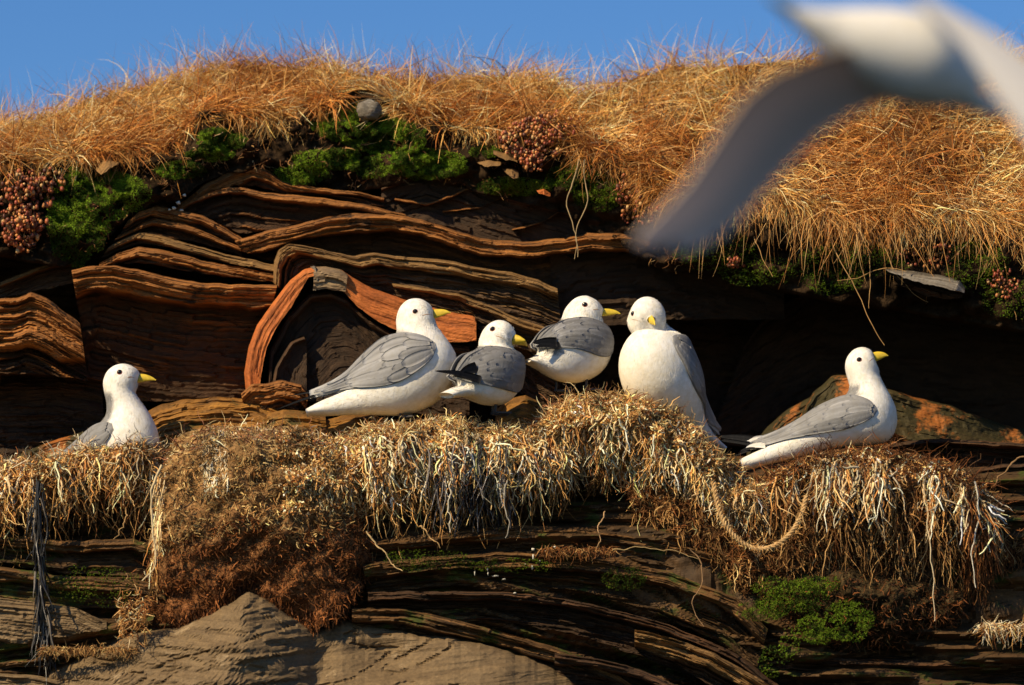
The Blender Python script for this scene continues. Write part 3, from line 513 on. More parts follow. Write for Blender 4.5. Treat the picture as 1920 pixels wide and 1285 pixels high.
# ------------------------------------------------------------------ nests
PALE = [(.86, .55, .24), (.68, .36, .115), (.92, .71, .42), (.46, .20, .06), (.25, .09, .028)]
WHITE = [(.88, .76, .54), (.76, .54, .29), (.50, .37, .22)]
BROWN = [(.26, .12, .04), (.38, .20, .07), (.15, .06, .02), (.46, .27, .10)]
RED = [(.20, .07, .02), (.12, .042, .014), (.28, .10, .03), (.05, .022, .010)]
OLIVE = [(.46, .31, .12), (.34, .20, .075), (.55, .39, .17), (.2, .10, .035)]
class Nest:
    def __init__(s, T, B, y, bulge, seed, belly=.3, depth=.30, name='nest', label='', core_col=None, flat=0.):
        s.T, s.B, s.y, s.bulge, s.seed, s.belly = T, B, y, bulge, seed, belly
        s.flat = flat; s.n = 160; s.Tp = poly(T, s.n); s.Bp = poly(B, s.n)
        s.root = empty(name, P(*s.Bp[s.n // 2], y), label=label, cat='nest')
        du = np.linspace(0, 1, 150); dv = np.linspace(0, 1, 60)
        U, W = np.meshgrid(du, dv, indexing='ij'); px, py, yy = s.at(U, W)
        U2 = np.pad(U, 1, mode='edge'); px = np.pad(px, 1, mode='edge'); py = np.pad(py, 1, mode='edge'); yy = np.pad(yy, 1, mode='edge')
        for k_ in (np.s_[0, :], np.s_[-1, :], np.s_[:, 0], np.s_[:, -1]): yy[k_] += depth
        W2 = np.pad(W, 1, mode='edge')
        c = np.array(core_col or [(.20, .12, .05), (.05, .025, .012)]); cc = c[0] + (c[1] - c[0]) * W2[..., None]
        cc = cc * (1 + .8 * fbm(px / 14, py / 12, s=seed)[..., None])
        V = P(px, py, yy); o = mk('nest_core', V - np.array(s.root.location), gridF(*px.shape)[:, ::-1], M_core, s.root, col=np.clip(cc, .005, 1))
    def at(s, u, v, lift=0.):
        flatten = s.flat
        x = np.clip(u, 0, 1) * (s.n - 1); i = np.minimum(x.astype(int), s.n - 2); f = (x - i)[..., None]
        a = s.Tp[i] * (1 - f) + s.Tp[i + 1] * f; b = s.Bp[i] * (1 - f) + s.Bp[i + 1] * f
        q = a + (b - a) * v[..., None]; px, py = q[..., 0], q[..., 1]
        v_ = np.clip(v, 0, 1); prof = np.interp(v_, [0, .04, .12, s.belly, .65, 1], [.35, .7, .92, 1, .72 + flatten * .2, .15 + flatten * .5])
        e = np.sin(np.pi * np.clip(u, .0, 1)) ** .35
        yy = s.y - s.bulge * prof * (.35 + .65 * e) - .045 * fbm(px / 44, py / 36, s=s.seed) - .010 * fbm(px / 12, py / 12, s=s.seed + 1) - lift
        return px, py, yy
    def strands(s, n, v0, v1, L0, L1, cols, wts, w, mode, curl=1.5, k=6, lift=.004, u0=0, u1=1, name='straw', vpow=1., tube=False, clump=0.):
        U = rng.uniform(u0, u1, n)
        if clump: U = U[fbm(U * 26, s=s.seed + 7, o=3) > -.35 + clump]; n = len(U)
        v = v0 + (v1 - v0) * rng.uniform(0, 1, n) ** vpow
        px, py, yy = s.at(U, v); yy = yy - rng.uniform(0, lift, n); p = P(px, py, yy)
        if mode == 'hang':
            d = rng.normal(size=(n, 3)) * [.22, .10, .2] + [0, -.10, -1.]; grav = 2.6
        elif mode == 'mat':
            d = rng.normal(size=(n, 3)) * [1, .25, .8] + [0, -.1, -.2]; grav = .35
        else:
            d = rng.normal(size=(n, 3)) * [1, .35, .22] + [0, -.2, .0]; grav = .9
        pts = curve_pts(p, d, rng.uniform(L0, L1, n), k, grav, curl * (.6 if mode == 'hang' else 1), wob=2.6 if mode == 'hang' else 1.2)
        c = pal(n, cols, wts, .22); tn = fbm(px / 35, py / 28, s=s.seed + 5, o=3)[:, None]; c = np.clip(c * (1 + .9 * tn), .004, .92)
        o = ribbons(name, pts - np.array(s.root.location), np.clip(rng.normal(1, .35, n), .4, 2) * w, c, M_fibre, s.root, tube=tube, taper=.35)
        return o

n1 = Nest([(-120,872),(0,864),(60,858),(120,848),(170,834),(230,822),(270,828),(308,838)], [(-120,985),(0,985),(60,975),(120,965),(170,955),(230,950),(270,955),(300,960)], .03, .13, 101, label='low straw nest with draggled fringe under the leftmost sitting kittiwake', core_col=[(.34, .21, .09), (.09, .045, .02)])
n1.strands(4200, 0, .9, .014, .045, PALE, [3, 3, 1, 3, 2], .0030, 'mat', curl=3.)
n1.strands(900, .0, .15, .03, .07, [(.45,.42,.30),(.5,.36,.2),(.25,.13,.06)], [2, 2, 1], .0026, 'top', curl=2.6)
n1.strands(1200, .05, .7, .04, .12, PALE, [3, 3, 1.5, 2, 1], .0036, 'hang', curl=1.8, k=9, lift=.02, tube=True, clump=.2)
n1.strands(220, .5, 1., .05, .15, BROWN, [1, 2, 1, 1], .0026, 'hang', curl=1.4, k=9, lift=.02, tube=True)

n2 = Nest([(300,845),(345,812),(400,798),(450,800),(500,802),(550,798),(590,806),(630,820),(650,850)], [(262,1180),(320,1190),(390,1168),(440,1130),(466,1116),(520,1150),(580,1185),(640,1150),(700,1060)], .05, .22, 102, belly=.35, label='tall matted brown nest column beside the leftmost nest', core_col=[(.26, .155, .065), (.17, .065, .024)], depth=.3, flat=1.)
n2.strands(5200, 0, .58, .012, .034, OLIVE + BROWN[:2], [3, 3, 2, 1, 2, 2], .0024, 'mat')
n2.strands(4200, .52, 1.0, .012, .04, RED, [3, 3, 2, 2], .0024, 'mat')
n2.strands(900, .0, .10, .02, .06, [(.4,.3,.15),(.28,.12,.06),(.6,.5,.33)], [2, 3, 1], .0026, 'top', curl=2.6)
n2.strands(110, .0, .5, .04, .10, WHITE, [2, 3, 1], .0036, 'hang', u0=.0, u1=.05, curl=.5, k=8, tube=True)
n2.strands(50, .4, .75, .03, .09, PALE, [3, 2, 1, 1, 1], .0028, 'hang', u0=.0, u1=.05, curl=1.0, k=8, tube=True)
n2.strands(300, .0, .35, .012, .035, WHITE, [2, 2, 1], .0034, 'hang', u0=.24, u1=.36, curl=1.8, k=7, tube=True)
n2.strands(900, .0, .42, .02, .05, PALE, [2, 3, 2, 1, 1], .0030, 'hang', u0=.74, u1=1., curl=1.8, k=7, tube=True)
n2.strands(1600, .9, 1.0, .012, .04, RED, [2, 3, 1, 3], .0022, 'hang', curl=1.2)

n3 = Nest([(598,838),(640,818),(690,796),(730,794),(790,790),(830,784),(870,790),(915,799),(960,802),(1020,806),(1060,806)], [(640,960),(680,990),(720,990),(790,960),(830,950),(870,955),(915,955),(960,935),(1010,930),(1050,900),(1080,900)], .03, .16, 103, label='cream straw nest under the large and the small kittiwake in the middle', core_col=[(.42, .27, .12), (.10, .05, .02)])
n3.strands(6500, 0, .85, .012, .036, PALE, [4, 3, 3, 2, 2], .0034, 'mat', curl=4.)
n3.strands(2200, .0, .14, .015, .05, [(.55,.44,.22),(.45,.3,.12),(.26,.11,.04),(.6,.54,.38)], [3, 2, 2, 1], .0026, 'top', curl=2.6)
n3.strands(1700, .1, .7, .03, .11, PALE + WHITE[:1], [4, 3, 3, 1.5, 1, 2], .0040, 'hang', curl=1.9, k=9, lift=.025, tube=True, clump=.2)
n3.strands(260, .6, 1.0, .05, .15, BROWN + PALE[:2], [1, 2, 1, 1, 2, 2], .0030, 'hang', curl=1.2, k=9, lift=.02, tube=True)
n3.strands(170, .25, .9, .06, .13, [(.03,.028,.03),(.10,.09,.09),(.3,.27,.25)], [2, 1, 1], .0034, 'hang', u0=.42, u1=.75, curl=.9, k=9, lift=.05, tube=True)

n4 = Nest([(1000,808),(1012,785),(1035,764),(1070,747),(1105,740),(1140,737),(1180,742),(1225,754),(1270,776),(1302,802),(1335,842),(1390,885)], [(1000,880),(1040,895),(1080,890),(1120,900),(1160,895),(1200,905),(1240,930),(1280,950),(1310,970),(1340,985),(1370,1000),(1400,1010)], .03, .16, 104, label='high domed straw nest under the two kittiwakes right of centre', core_col=[(.46, .31, .13), (.24, .12, .045)])
n4.strands(8500, 0, .95, .012, .034, PALE + [(.42, .36, .17)], [4, 4, 2, 2, 2, 3], .0033, 'mat', curl=4.)
n4.strands(1500, .0, .13, .02, .07, [(.45,.27,.10),(.28,.12,.05),(.6,.46,.24),(.14,.06,.03)], [3, 3, 2, 1], .0026, 'top', curl=2.6)
n4.strands(1100, .35, .95, .03, .08, PALE + WHITE[:1], [4, 3, 3, 1.5, 1, 1], .0032, 'hang', curl=1.6, k=8, lift=.02, tube=True)
n4.strands(300, .75, 1.05, .03, .09, BROWN, [1, 2, 1, 2], .0026, 'hang', curl=1.5, k=8, lift=.02, tube=True)

# matted soil hanging under the nests, right of centre
n6 = Nest([(1160,880),(1250,920),(1330,950),(1400,985),(1470,985),(1540,940),(1640,900)], [(1200,1000),(1270,1020),(1330,1060),(1400,1120),(1480,1120),(1560,1100),(1660,1110)], .0, .08, 106, label='dark brown peat mat sagging behind the rope', core_col=[(.10, .05, .02), (.05, .025, .012)], name='peat_mat'); n6.root['category'] = 'peat'
n6.strands(4200, 0, 1., .012, .045, BROWN + RED[:2], [2, 2, 2, 1, 2, 1], .0024, 'mat')
n6.strands(260, .0, .8, .03, .08, BROWN + PALE[:2], [1, 2, 1, 2, 1, 1], .0026, 'hang', k=8, tube=True)
for q_, u_, n_, v_ in ((n3, (0, 1), 7000, .7), (n4, (0, 1), 9000, .9), (n1, (0, 1), 4500, .7), (n2, (.6, 1), 3000, .45)):
    q_.strands(n_, .02, v_, .005, .016, PALE, [4, 4, 2, 2.5, 2], .0042, 'mat', curl=4., k=4, u0=u_[0], u1=u_[1], lift=.012)
nv = Nest([(1320,850),(1360,880),(1390,905),(1430,905),(1470,885),(1500,862)], [(1345,965),(1385,985),(1410,995),(1440,995),(1480,975),(1520,940)], .03, .13, 108, label='sagging saddle of pale straw joining the domed nest and the right nest', name='straw_mat'); nv.root['category'] = 'straw'
nv.strands(2300, 0, 1., .015, .05, PALE, [4, 3, 3, 2, 1], .0027, 'mat', curl=2.)
nv.strands(420, .2, 1., .03, .08, PALE, [4, 3, 3, 1, 1], .0034, 'hang', k=8, tube=True)
n5 = Nest([(1425,905),(1455,880),(1500,858),(1550,842),(1600,838),(1650,838),(1700,848),(1750,858),(1800,872),(1840,905),(1862,950)], [(1440,1000),(1480,1030),(1530,1060),(1580,1075),(1630,1085),(1680,1090),(1720,1085),(1760,1080),(1800,1080),(1840,1060),(1870,1020)], .04, .19, 105, belly=.22, label='dark rooted nest with long white streaked fringe under the right sitting kittiwake', core_col=[(.16, .08, .035), (.04, .02, .01)])
n5.strands(3600, 0.05, 1., .02, .06, BROWN + RED[:2], [3, 3, 2, 2, 2, 1], .0026, 'mat', curl=1.6)
n5.strands(1500, .04, .2, .015, .04, PALE, [3, 3, 3, 2, 1], .0030, 'mat', curl=2.)
n5.strands(1300, .0, .14, .03, .10, RED + [(.25, .13, .06)], [2, 3, 1, 3, 1], .0022, 'top', curl=2.6, lift=.02)
n5.strands(900, .06, .32, .05, .15, PALE + WHITE, [2, 3, 2, 2, 1, 3, 2, 1], .0044, 'hang', curl=1.5, k=10, lift=.03, tube=True, clump=.25)
n5.strands(500, .2, .95, .05, .14, BROWN + [(.5, .3, .12)], [2, 3, 2, 1, 2], .0030, 'hang', curl=1.2, k=9, lift=.03, tube=True)
n5.strands(900, .05, .9, .05, .14, RED, [2, 3, 1, 3], .0020, 'hang', u0=.82, u1=1., curl=.7, k=8, lift=.03)

for o_ in list(C.objects):
    if o_.name.startswith('straw') and o_.type == 'MESH': o_['kind'] = 'stuff'

for q_, n_, v0_, v1_ in ((n3, 480, .1, .65), (n4, 200, .1, .8), (n5, 480, .05, .3), (n1, 240, .1, .6)):
    q_.strands(n_, v0_, v1_, .02, .075, WHITE, [4, 3, 1], .0056, 'hang', curl=2.6, k=8, lift=.03, tube=True, clump=.3, name='dropping_caked_strand')['kind'] = 'stuff'
# ground moss and peat low on the right
def flat_y(v): return lambda a, b: v - .00025 * (b - 1150) + 0 * a
n7 = Nest([(1400,1095),(1460,1080),(1530,1062),(1600,1065),(1680,1080),(1760,1090),(1810,1110)], [(1440,1130),(1490,1180),(1540,1220),(1600,1225),(1680,1215),(1740,1200),(1800,1180)], .04, .14, 109, label='dark peat lump with bright moss under the right nest', core_col=[(.06, .04, .018), (.03, .02, .01)], name='peat_mat'); n7.root['category'] = 'peat'
n7.strands(3000, 0, 1., .01, .035, RED + [(.07, .05, .02)], [1, 3, 1, 3, 2], .0022, 'mat')
moss(5200, [(1580,1165,55,40,.3),(1500,1120,55,30,.2),(1540,1095,60,16,.12),(1530,1180,36,30,.15),(1430,1145,50,22,.16),(1450,1100,40,20,.08),(1480,1210,22,30,.03),(1450,1240,26,30,.04)], flat_y(-.105), 'moss', 'bright green moss on the dark peat lump under the right nest', bright=.75)
moss(2200, [(1170,1085,45,22,.25),(800,1050,90,20,.25),(960,1060,90,14,.2),(180,1100,90,40,.3)], flat_y(-.10), 'moss', 'thin dark moss film on the wet slate below the nests', size=.004, bright=.45)

# rope
def rope(pts, y, w, name, label):
    k = 150; q = poly(pts, k); q = np.stack([smooth1(q[:, 0], 90), smooth1(q[:, 1], 90)], -1); p = P(q[:, 0], q[:, 1], np.interp(np.linspace(0, 1, k), np.linspace(0, 1, len(y)), y))
    t = np.gradient(p, axis=0); t /= np.linalg.norm(t, axis=1, keepdims=True); s1 = np.cross(t, [0, 1, 0]); s1 /= np.linalg.norm(s1, axis=1, keepdims=True); s2 = np.cross(t, s1)
    L = np.r_[0, np.cumsum(np.linalg.norm(np.diff(p, axis=0), axis=1))]; e = empty(name, p[0], label=label, cat='rope')
    for j in range(3):
        a = L / .030 * 2 * math.pi + j * 2.094; c = p + (s1 * np.cos(a)[:, None] + s2 * np.sin(a)[:, None]) * w * .27; ns = 7
        rr = w * .30 * (1 + .15 * fbm(np.arange(k) / 3., s=j, o=2))
        V = np.stack([c + (s1 * math.cos(b) + s2 * math.sin(b)) * rr[:, None] for b in np.arange(ns) * 2 * math.pi / ns], 1)
        mk('rope_strand', V - p[0], gridF(k, ns, True), M_fibre, e, col=np.ones(V.shape) * np.array([.48, .31, .14]) * (1 + .3 * fbm(V[..., 0] * 60, V[..., 2] * 60, s=j)[..., None]))
    n = 900; i = rng.integers(0, k, n); d = rng.normal(size=(n, 3)); o = ribbons('rope_fibre', curve_pts(p[i] - p[0] + d * w * .25, d, rng.uniform(.006, .016, n), 4, .6, 1.), rng.uniform(.0008, .0014, n), pal(n, PALE, [3, 3, 1, 1, 0]), M_fibre, e)
rope([(1338,905),(1345,950),(1362,990),(1390,1020),(1422,1033),(1455,1025),(1485,1000),(1505,965),(1512,930)], [-.12, -.15, -.15, -.16, -.14], .0118, 'rope', 'frayed tan rope sagging in a loop between the domed nest and right nest')
HG = 'long single fibres hanging below the nests'
for i_, (pts, w_, col_, lab) in enumerate([
    ([(1735,900),(1740,980),(1746,1060),(1752,1130),(1756,1162)], .0042, (.62,.50,.32), 'longest pale fibre hanging from the right nest past the peat lump'),
    ([(1680,880),(1690,930),(1700,980),(1715,1015)], .0036, (.50,.30,.13), 'brown fibre slanting down left of the longest fibre of the right nest'),
    ([(1830,900),(1838,960),(1820,1020),(1828,1080),(1832,1100)], .0044, (.66,.60,.48), 'whitish draggled fibre near the right end of the right nest'),
    ([(690,1000),(720,1040),(740,1062),(755,1073)], .0046, (.55,.38,.18), 'slanting straw sticking down right of the brown nest column'),
    ([(790,985),(810,1010),(828,1026)], .0042, (.45,.28,.12), 'short slanting straw under the middle nest'),
    ([(1290,1030),(1320,1060),(1316,1090),(1298,1120),(1300,1150),(1318,1172)], .0036, (.30,.18,.09), 'thin brown root hanging on bare slate below the domed nest'),
    ([(1150,1030),(1210,1028),(1260,1030),(1310,1050)], .003, (.34,.24,.11), 'thin stem lying along the slate ledge below the domed nest'),
    ([(1132,960),(1122,985),(1126,1010),(1122,1025)], .0036, (.45,.28,.14), 'forked dead twig upright on the slate below the domed nest'),
    ([(846,900),(840,940),(845,970),(842,1000)], .0042, (.62,.55,.42), 'pale fibre hanging from the left half of the middle nest'),
    ([(950,900),(946,950),(958,990),(950,1012)], .0044, (.30,.27,.22), 'grey knotted fibre hanging lowest from the middle nest'),
    ([(300,870),(284,920),(280,970),(292,1030),(298,1060),(282,1080),(265,1086)], .0062, (.58,.45,.26), 'thick pale root running down the left edge of the brown nest column'),
    ([(1920,855),(1890,875),(1865,900),(1855,930)], .006, (.22,.13,.06), 'brown root slanting down at the right edge above the right nest'),
    ([(238,950),(232,985),(216,1010)], .0034, (.45,.28,.12), 'short bent fibre hanging under the leftmost nest')]):
    yy = -.16 if 1130 > pts[0][0] > 600 or pts[0][0] > 1400 else (-.19 if pts[0][0] == 300 else -.10)
    if pts[0][1] >= 950 and 1100 < pts[0][0] < 1330: yy = -.12
    if pts[0][0] == 1920: yy = .02
    stem(pts, [yy, yy - .01], w_, col_, 'root' if 'root' in lab else 'fibre', lab, 'root' if 'root' in lab else 'fibre', M_fibre, seed=200 + i_, wob=.006, group=HG)
# dark wet strip of weed on the left
for i_ in range(1):
    n = 80; t0 = rng.uniform(0, 1, n); px = np.interp(t0, [0, .3, 1], [72, 70, 82]) + rng.normal(0, 7, n); py = 900 + t0 * 300
    o = ribbons('kelp_strip', curve_pts(P(px, py, -.14 + .05 * t0), rng.normal(size=(n, 3)) * [.12, .06, .1] + [0, -.02, -1], rng.uniform(.05, .16, n), 9, 1.4, .45, wob=2.), rng.uniform(.004, .010, n), pal(n, [(.012,.011,.011),(.03,.027,.024),(.14,.12,.10)], [4, 2, 1]), attr_mat('wet_kelp', .35, .5, .3), tube=True)
    tag(o, 'black ragged strip of dried seaweed hanging from the leftmost nest', 'seaweed')
# small hanging shreds at lower right, and the brown shelf of roots at centre
def shred(cx, cy, rx, ry, y, n, cols, wts, L, label, name='root_tuft', w=.0026):
    px = cx + rng.uniform(-1, 1, n) * rx; py = cy + rng.normal(0, .4, n) * ry
    o = ribbons(name, curve_pts(P(px, py, y - rng.uniform(0, .03, n)), rng.normal(size=(n, 3)) * [.7, .3, .4] + [0, -.2, -.5], rng.uniform(*L, n), 6, 1.2, 1.8), rng.uniform(.6, 1.3, n) * w, pal(n, cols, wts), M_fibre, tube=True); tag(o, label, 'roots')
shred(1880, 1175, 45, 12, -.02, 240, PALE + WHITE, [2, 2, 2, 1, 1, 2, 1, 1], (.015, .06), 'whitish root tuft at the lower right edge')
shred(1900, 1025, 40, 40, -.02, 420, BROWN + RED, [2, 2, 2, 1, 2, 1, 1, 1], (.015, .05), 'brown rootlets on rock right of the right nest')
shred(1085, 1032, 70, 9, -.09, 420, BROWN + RED, [2, 2, 2, 1, 2, 1, 1, 1], (.012, .035), 'brown root shelf on the slate below the domed nest')
shred(250, 1150, 26, 60, -.14, 360, PALE + BROWN, [2, 2, 1, 2, 2, 1, 2, 1, 1], (.012, .035), 'pale rootlets at the foot of the brown nest column')
shred(165, 1218, 90, 10, -.12, 520, OLIVE + BROWN, [1, 1, 1, 1, 1, 1, 1, 1], (.01, .03), 'thin root mat along the crest of the tan rock')

# litter of dead stems and leaf scraps on the soil bank
n = 2600; px = rng.uniform(-60, 1300, n); a_, _y = lip(px); b_ = np.interp(px, *SB.T); py = a_ + (b_ - a_) * rng.uniform(-.05, .95, n)
keep = fbm(px / 40, py / 25, s=77, o=3) > -.05; px, py = px[keep], py[keep]; n = len(px)
o = ribbons('plant_litter', curve_pts(P(px, py, soil_y(px, py) - rng.uniform(.002, .02, n)), rng.normal(size=(n, 3)) * [1, .4, .5] + [0, -.2, -.1], rng.uniform(.008, .04, n), 6, .5, 1.6, wob=1.5), rng.uniform(.0012, .0034, n), pal(n, [(.40,.22,.08),(.22,.10,.04),(.12,.05,.02),(.5,.34,.16)], [3, 4, 3, 1]), M_fibre)
tag(o, 'dead stems and leaf scraps littered over the dark bank under the grass', 'litter')
# guano drips
def drip(pts, y, label, seed):
    V = []; F = []; off = 0
    for (px, py, rx, ry) in pts:
        nu = 10; a = np.arange(nu) * 2 * math.pi / nu; r = .75 + .55 * fbm(np.cos(a) * 2.5 + px, np.sin(a) * 2.5, s=seed)
        ring = P(px + np.cos(a) * rx * r, py + np.sin(a) * ry * r, y); c = P(px, py, y - .0015); bk = ring + [0, .012, 0]
        V += [bk, ring, c[None]]; base = off; off += 2 * nu + 1
        for i in range(nu): j = (i + 1) % nu; F += [(base + i, base + j, base + nu + j), (base + i, base + nu + j, base + nu + i), (base + nu + i, base + nu + j, base + 2 * nu)]
    V = np.concatenate(V); o = mk('guano_splash', V, np.array(F), M_drop, cliff, col=np.ones(V.shape) * [.62, .58, .48]); o['label'] = label; return o
drip([(334,380,6,4),(326,390,5,3),(345,366,4,3),(340,394,4,2),(318,393,3,2)], .285, 'white bird droppings on the crest of the upper beds', 1)
drip([(1000,1030,5,3),(1000,1044,2.5,7),(998,1064,2.2,6),(1020,1033,6,2),(1040,1026,5,2),(930,1080,7,2),(914,1068,2,3),(915,1076,1.5,4),(945,1086,5,1.6),(890,1075,1.5,6),(965,1112,4,1.5),(1012,1052,2,2),(985,1058,1.5,2)], -.085, 'white bird droppings on the wet slate below the middle nest', 2)

# ------------------------------------------------------------------ kittiwakes
def feather_mat(name, rough=.75, vary=.10, sheen=True):
    m, n, b = newmat(name)
    at = N(n, 'ShaderNodeAttribute', attribute_name='col'); c = at.outputs['Color']
    nn = uvnoise(n, 60, 60, 5, .65, 'Object', sz=60); fine = uvnoise(n, 260, 700, 3, .6, 'Object', sz=500)
    c = mixc(n, 1.0, c, ramp(n, [(.3, (1 - vary, 1 - vary * 1.3, 1 - vary * 2.)), (.66, (1, 1, 1))], nn), 'MULTIPLY')
    n.links.new(c, b.inputs['Base Color']); b.inputs['Roughness'].default_value = rough; b.inputs['Specular IOR Level'].default_value = .12
    b.inputs['Subsurface Weight'].default_value = .0
    soft = uvnoise(n, 90, 90, 3, .5, 'Object', sz=40, dist=1.2); q = bumpit(n, b, fine, .0007, .5); bumpit(n, b, soft, .0020, .45, q)
    return m
M_plum = feather_mat('plumage', .75, .15); M_wing = feather_mat('wing_feather', .6, .10)
def plain(name, col, rough=.5, spec=.4, bump=0.):
    m, n, b = newmat(name); nn = uvnoise(n, 120, 120, 4, .6, 'Object', sz=120)
    n.links.new(mixc(n, 1.0, (*col,), ramp(n, [(.3, (.8, .8, .75)), (.7, (1.1, 1.1, 1.1))], nn), 'MULTIPLY'), b.inputs['Base Color'])
    b.inputs['Roughness'].default_value = rough; b.inputs['Specular IOR Level'].default_value = spec
    if bump: bumpit(n, b, nn, bump, .5)
    return m
M_beak = plain('yellow_beak', (.66, .47, .04), .38, .45); M_eye = plain('dark_eye', (.012, .008, .006), .08, .6)
M_ring = plain('red_eye_ring', (.28, .045, .02), .5, .3); M_leg = plain('black_leg', (.03, .024, .02), .5, .4, .0006); M_gape = plain('dark_gape', (.42, .20, .06), .6, .2)
SC = WID / 1920.0
M_wing_thin = attr_mat('thin_wing', .7, .1, .1, trans=.32)
WHT = np.array([.86, .84, .80]); GRY = np.array([.235, .235, .245]); BLK = np.array([.012, .012, .014])

def crom(a, m):
    """Catmull-Rom resample rows of a"""
    a = np.asarray(a, float); n = len(a); t = np.linspace(0, n - 1, m); i = np.minimum(t.astype(int), n - 2); f = (t - i)[:, None]
    p0 = a[np.maximum(i - 1, 0)]; p1 = a[i]; p2 = a[i + 1]; p3 = a[np.minimum(i + 2, n - 1)]
    return .5 * (2 * p1 + (p2 - p0) * f + (2 * p0 - 5 * p1 + 4 * p2 - p3) * f ** 2 + (3 * p1 - p0 - 3 * p2 + p3) * f ** 3)

def bird(label, pivot, depth, yb, yh, zn, pairs, wing, eye, beak, gape, legs=(), quills=(), stretch=True, mantle=(7, 13), tailcut=4, rot=0, seed=0, wtips=None, flank=0, ruffle=0, wlat=1., grey=1., both=True, wscale=1., hpairs=None, hoff=0, at=None, neck=(785, 618), slick=1.):
    """pairs: rows (dx,dy,vx,vy,w): dorsal and ventral outline points and half-width, all in photo pixels"""
    px0, py0 = pivot; sc_ = SC * (DIST + depth) / DIST
    root = empty('kittiwake', P(*(at or (px0, py0)), depth), label=label, cat='bird', group='kittiwakes on the nests')
    cb, ch = math.cos(yb), math.cos(yh)
    def place(q):
        """(x px, y px, lateral px; + = bird's left) -> local metres"""
        q = np.asarray(q, float); x = q[..., 0] - px0; z = -(q[..., 1] - py0); lat = q[..., 2]
        if rot:
            x, z = x * math.cos(rot) - z * math.sin(rot), x * math.sin(rot) + z * math.cos(rot)
        w = sstep(-(zn[0] - py0), -(zn[1] - py0), -(q[..., 1] - py0)) 
        a = yb + (yh - yb) * w
        if stretch: x = x / np.cos(a)
        if rot:
            nx0, nz0 = neck[0] - px0, -(neck[1] - py0); nx1, nz1 = nx0 * math.cos(rot) - nz0 * math.sin(rot), nx0 * math.sin(rot) + nz0 * math.cos(rot)
            br = -(rot + math.radians(30)) * w; dx_, dz_ = x - nx1, z - nz1; x, z = nx1 + dx_ * np.cos(br) - dz_ * np.sin(br), nz1 + dx_ * np.sin(br) + dz_ * np.cos(br)
        xw = x * np.cos(a) - lat * np.sin(a); yw = x * np.sin(a) + lat * np.cos(a)
        if not stretch: xw = xw + hoff * w
        return np.stack([xw * sc_, yw * sc_, z * sc_ * 1.01], -1)
    A = np.array(pairs, float); m = (len(A) - 1) * 4 + 1; R = crom(A, m); R[:, 4] = np.maximum(R[:, 4], .5)
    idx = np.linspace(0, len(A) - 1, m)
    ns = 32; th = np.arange(ns) * 2 * math.pi / ns
    Cx = (R[:, :2] + R[:, 2:4]) / 2; Ax = (R[:, :2] - R[:, 2:4]) / 2
    L = np.concatenate([Cx[:, None] + Ax[:, None] * np.cos(th)[None, :, None], (R[:, 4, None] * np.sin(th))[..., None]], -1)  # m,ns,3
    # soft feather lumps on the breast and belly
    Lp = np.concatenate([L.reshape(-1, 3), [[*Cx[0], 0], [*Cx[-1], 0]]])
    F = [tuple(f) for f in gridF(m, ns, True)]; c0, c1 = m * ns, m * ns + 1
    Ft = [(c0, (j + 1) % ns, j) for j in range(ns)] + [(c1, (m - 1) * ns + j, (m - 1) * ns + (j + 1) % ns) for j in range(ns)]
    allF = F + Ft
    bvh = BVHTree.FromPolygons([Vector(v) for v in Lp], allF)
    col = np.ones((len(Lp), 3)) * WHT
    ii = np.repeat(idx, ns); tt_ = np.tile(np.cos(th), m); tt_ = tt_ + .12 * fbm(ii * 3, tt_ * 4, s=seed)
    g_ = sstep(mantle[0] - .3, mantle[0] + .35, ii) * (1 - sstep(mantle[1] - .3, mantle[1] + .4, ii)) * sstep(.35, .5, tt_)
    col[:m * ns] = col[:m * ns] * (1 - g_[:, None]) + GRY * grey * g_[:, None]
    # faint cream wash low on the belly
    bl = sstep(.1, .9, -np.tile(np.cos(th), m)) * sstep(8, 12, ii)
    col[:m * ns] *= 1 - bl[:, None] * np.array([.04, .10, .22])
    W = place(Lp)
    nrm = fbm(Lp[:, 0] / 9, Lp[:, 1] / 9, Lp[:, 2] / 9, s=seed + 3)
    W = W + (W - place(np.c_[Lp[:, :2] * 0 + np.repeat(np.r_[Cx, Cx[[0, -1]]], np.r_[np.full(m, ns), 1, 1], 0), 0 * Lp[:, 2]])) * (nrm * .012 * np.r_[sstep(7, 9, ii), 0, 0])[:, None]
    me = bpy.data.meshes.new('body'); me.from_pydata([tuple(v) for v in W], [], allF); me.update()
    me.polygons.foreach_set('use_smooth', np.ones(len(allF), bool))
    a_ = me.color_attributes.new('col', 'FLOAT_COLOR', 'POINT'); a_.data.foreach_set('color', np.c_[col, np.ones(len(col))].astype(np.float32).ravel()); me.materials.append(M_plum)
    bo = bpy.data.objects.new('body', me); C.objects.link(bo); bo.parent = root
    # soft contour feathers lying over the body
    nf = 7000; fr_ = rng.uniform(1.5, m - 6.5, nf); fj = rng.uniform(0, ns, nf); i0 = fr_.astype(int); j0 = fj.astype(int); fi_ = (fr_ - i0)[:, None]; fj_ = (fj - j0)[:, None]
    G = W[:m * ns].reshape(m, ns, 3); bi_ = lambda i, j: (G[i, j % ns] * (1 - fi_) + G[np.minimum(i + 1, m - 1), j % ns] * fi_) * (1 - fj_) + (G[i, (j + 1) % ns] * (1 - fi_) + G[np.minimum(i + 1, m - 1), (j + 1) % ns] * fi_) * fj_
    pA = bi_(i0, j0); pB = bi_(np.minimum(i0 + 2, m - 2), j0); cen = place(np.c_[Cx, np.zeros(m)])[i0]; nr = pA - cen; nr /= np.linalg.norm(nr, axis=1, keepdims=True) + 1e-9
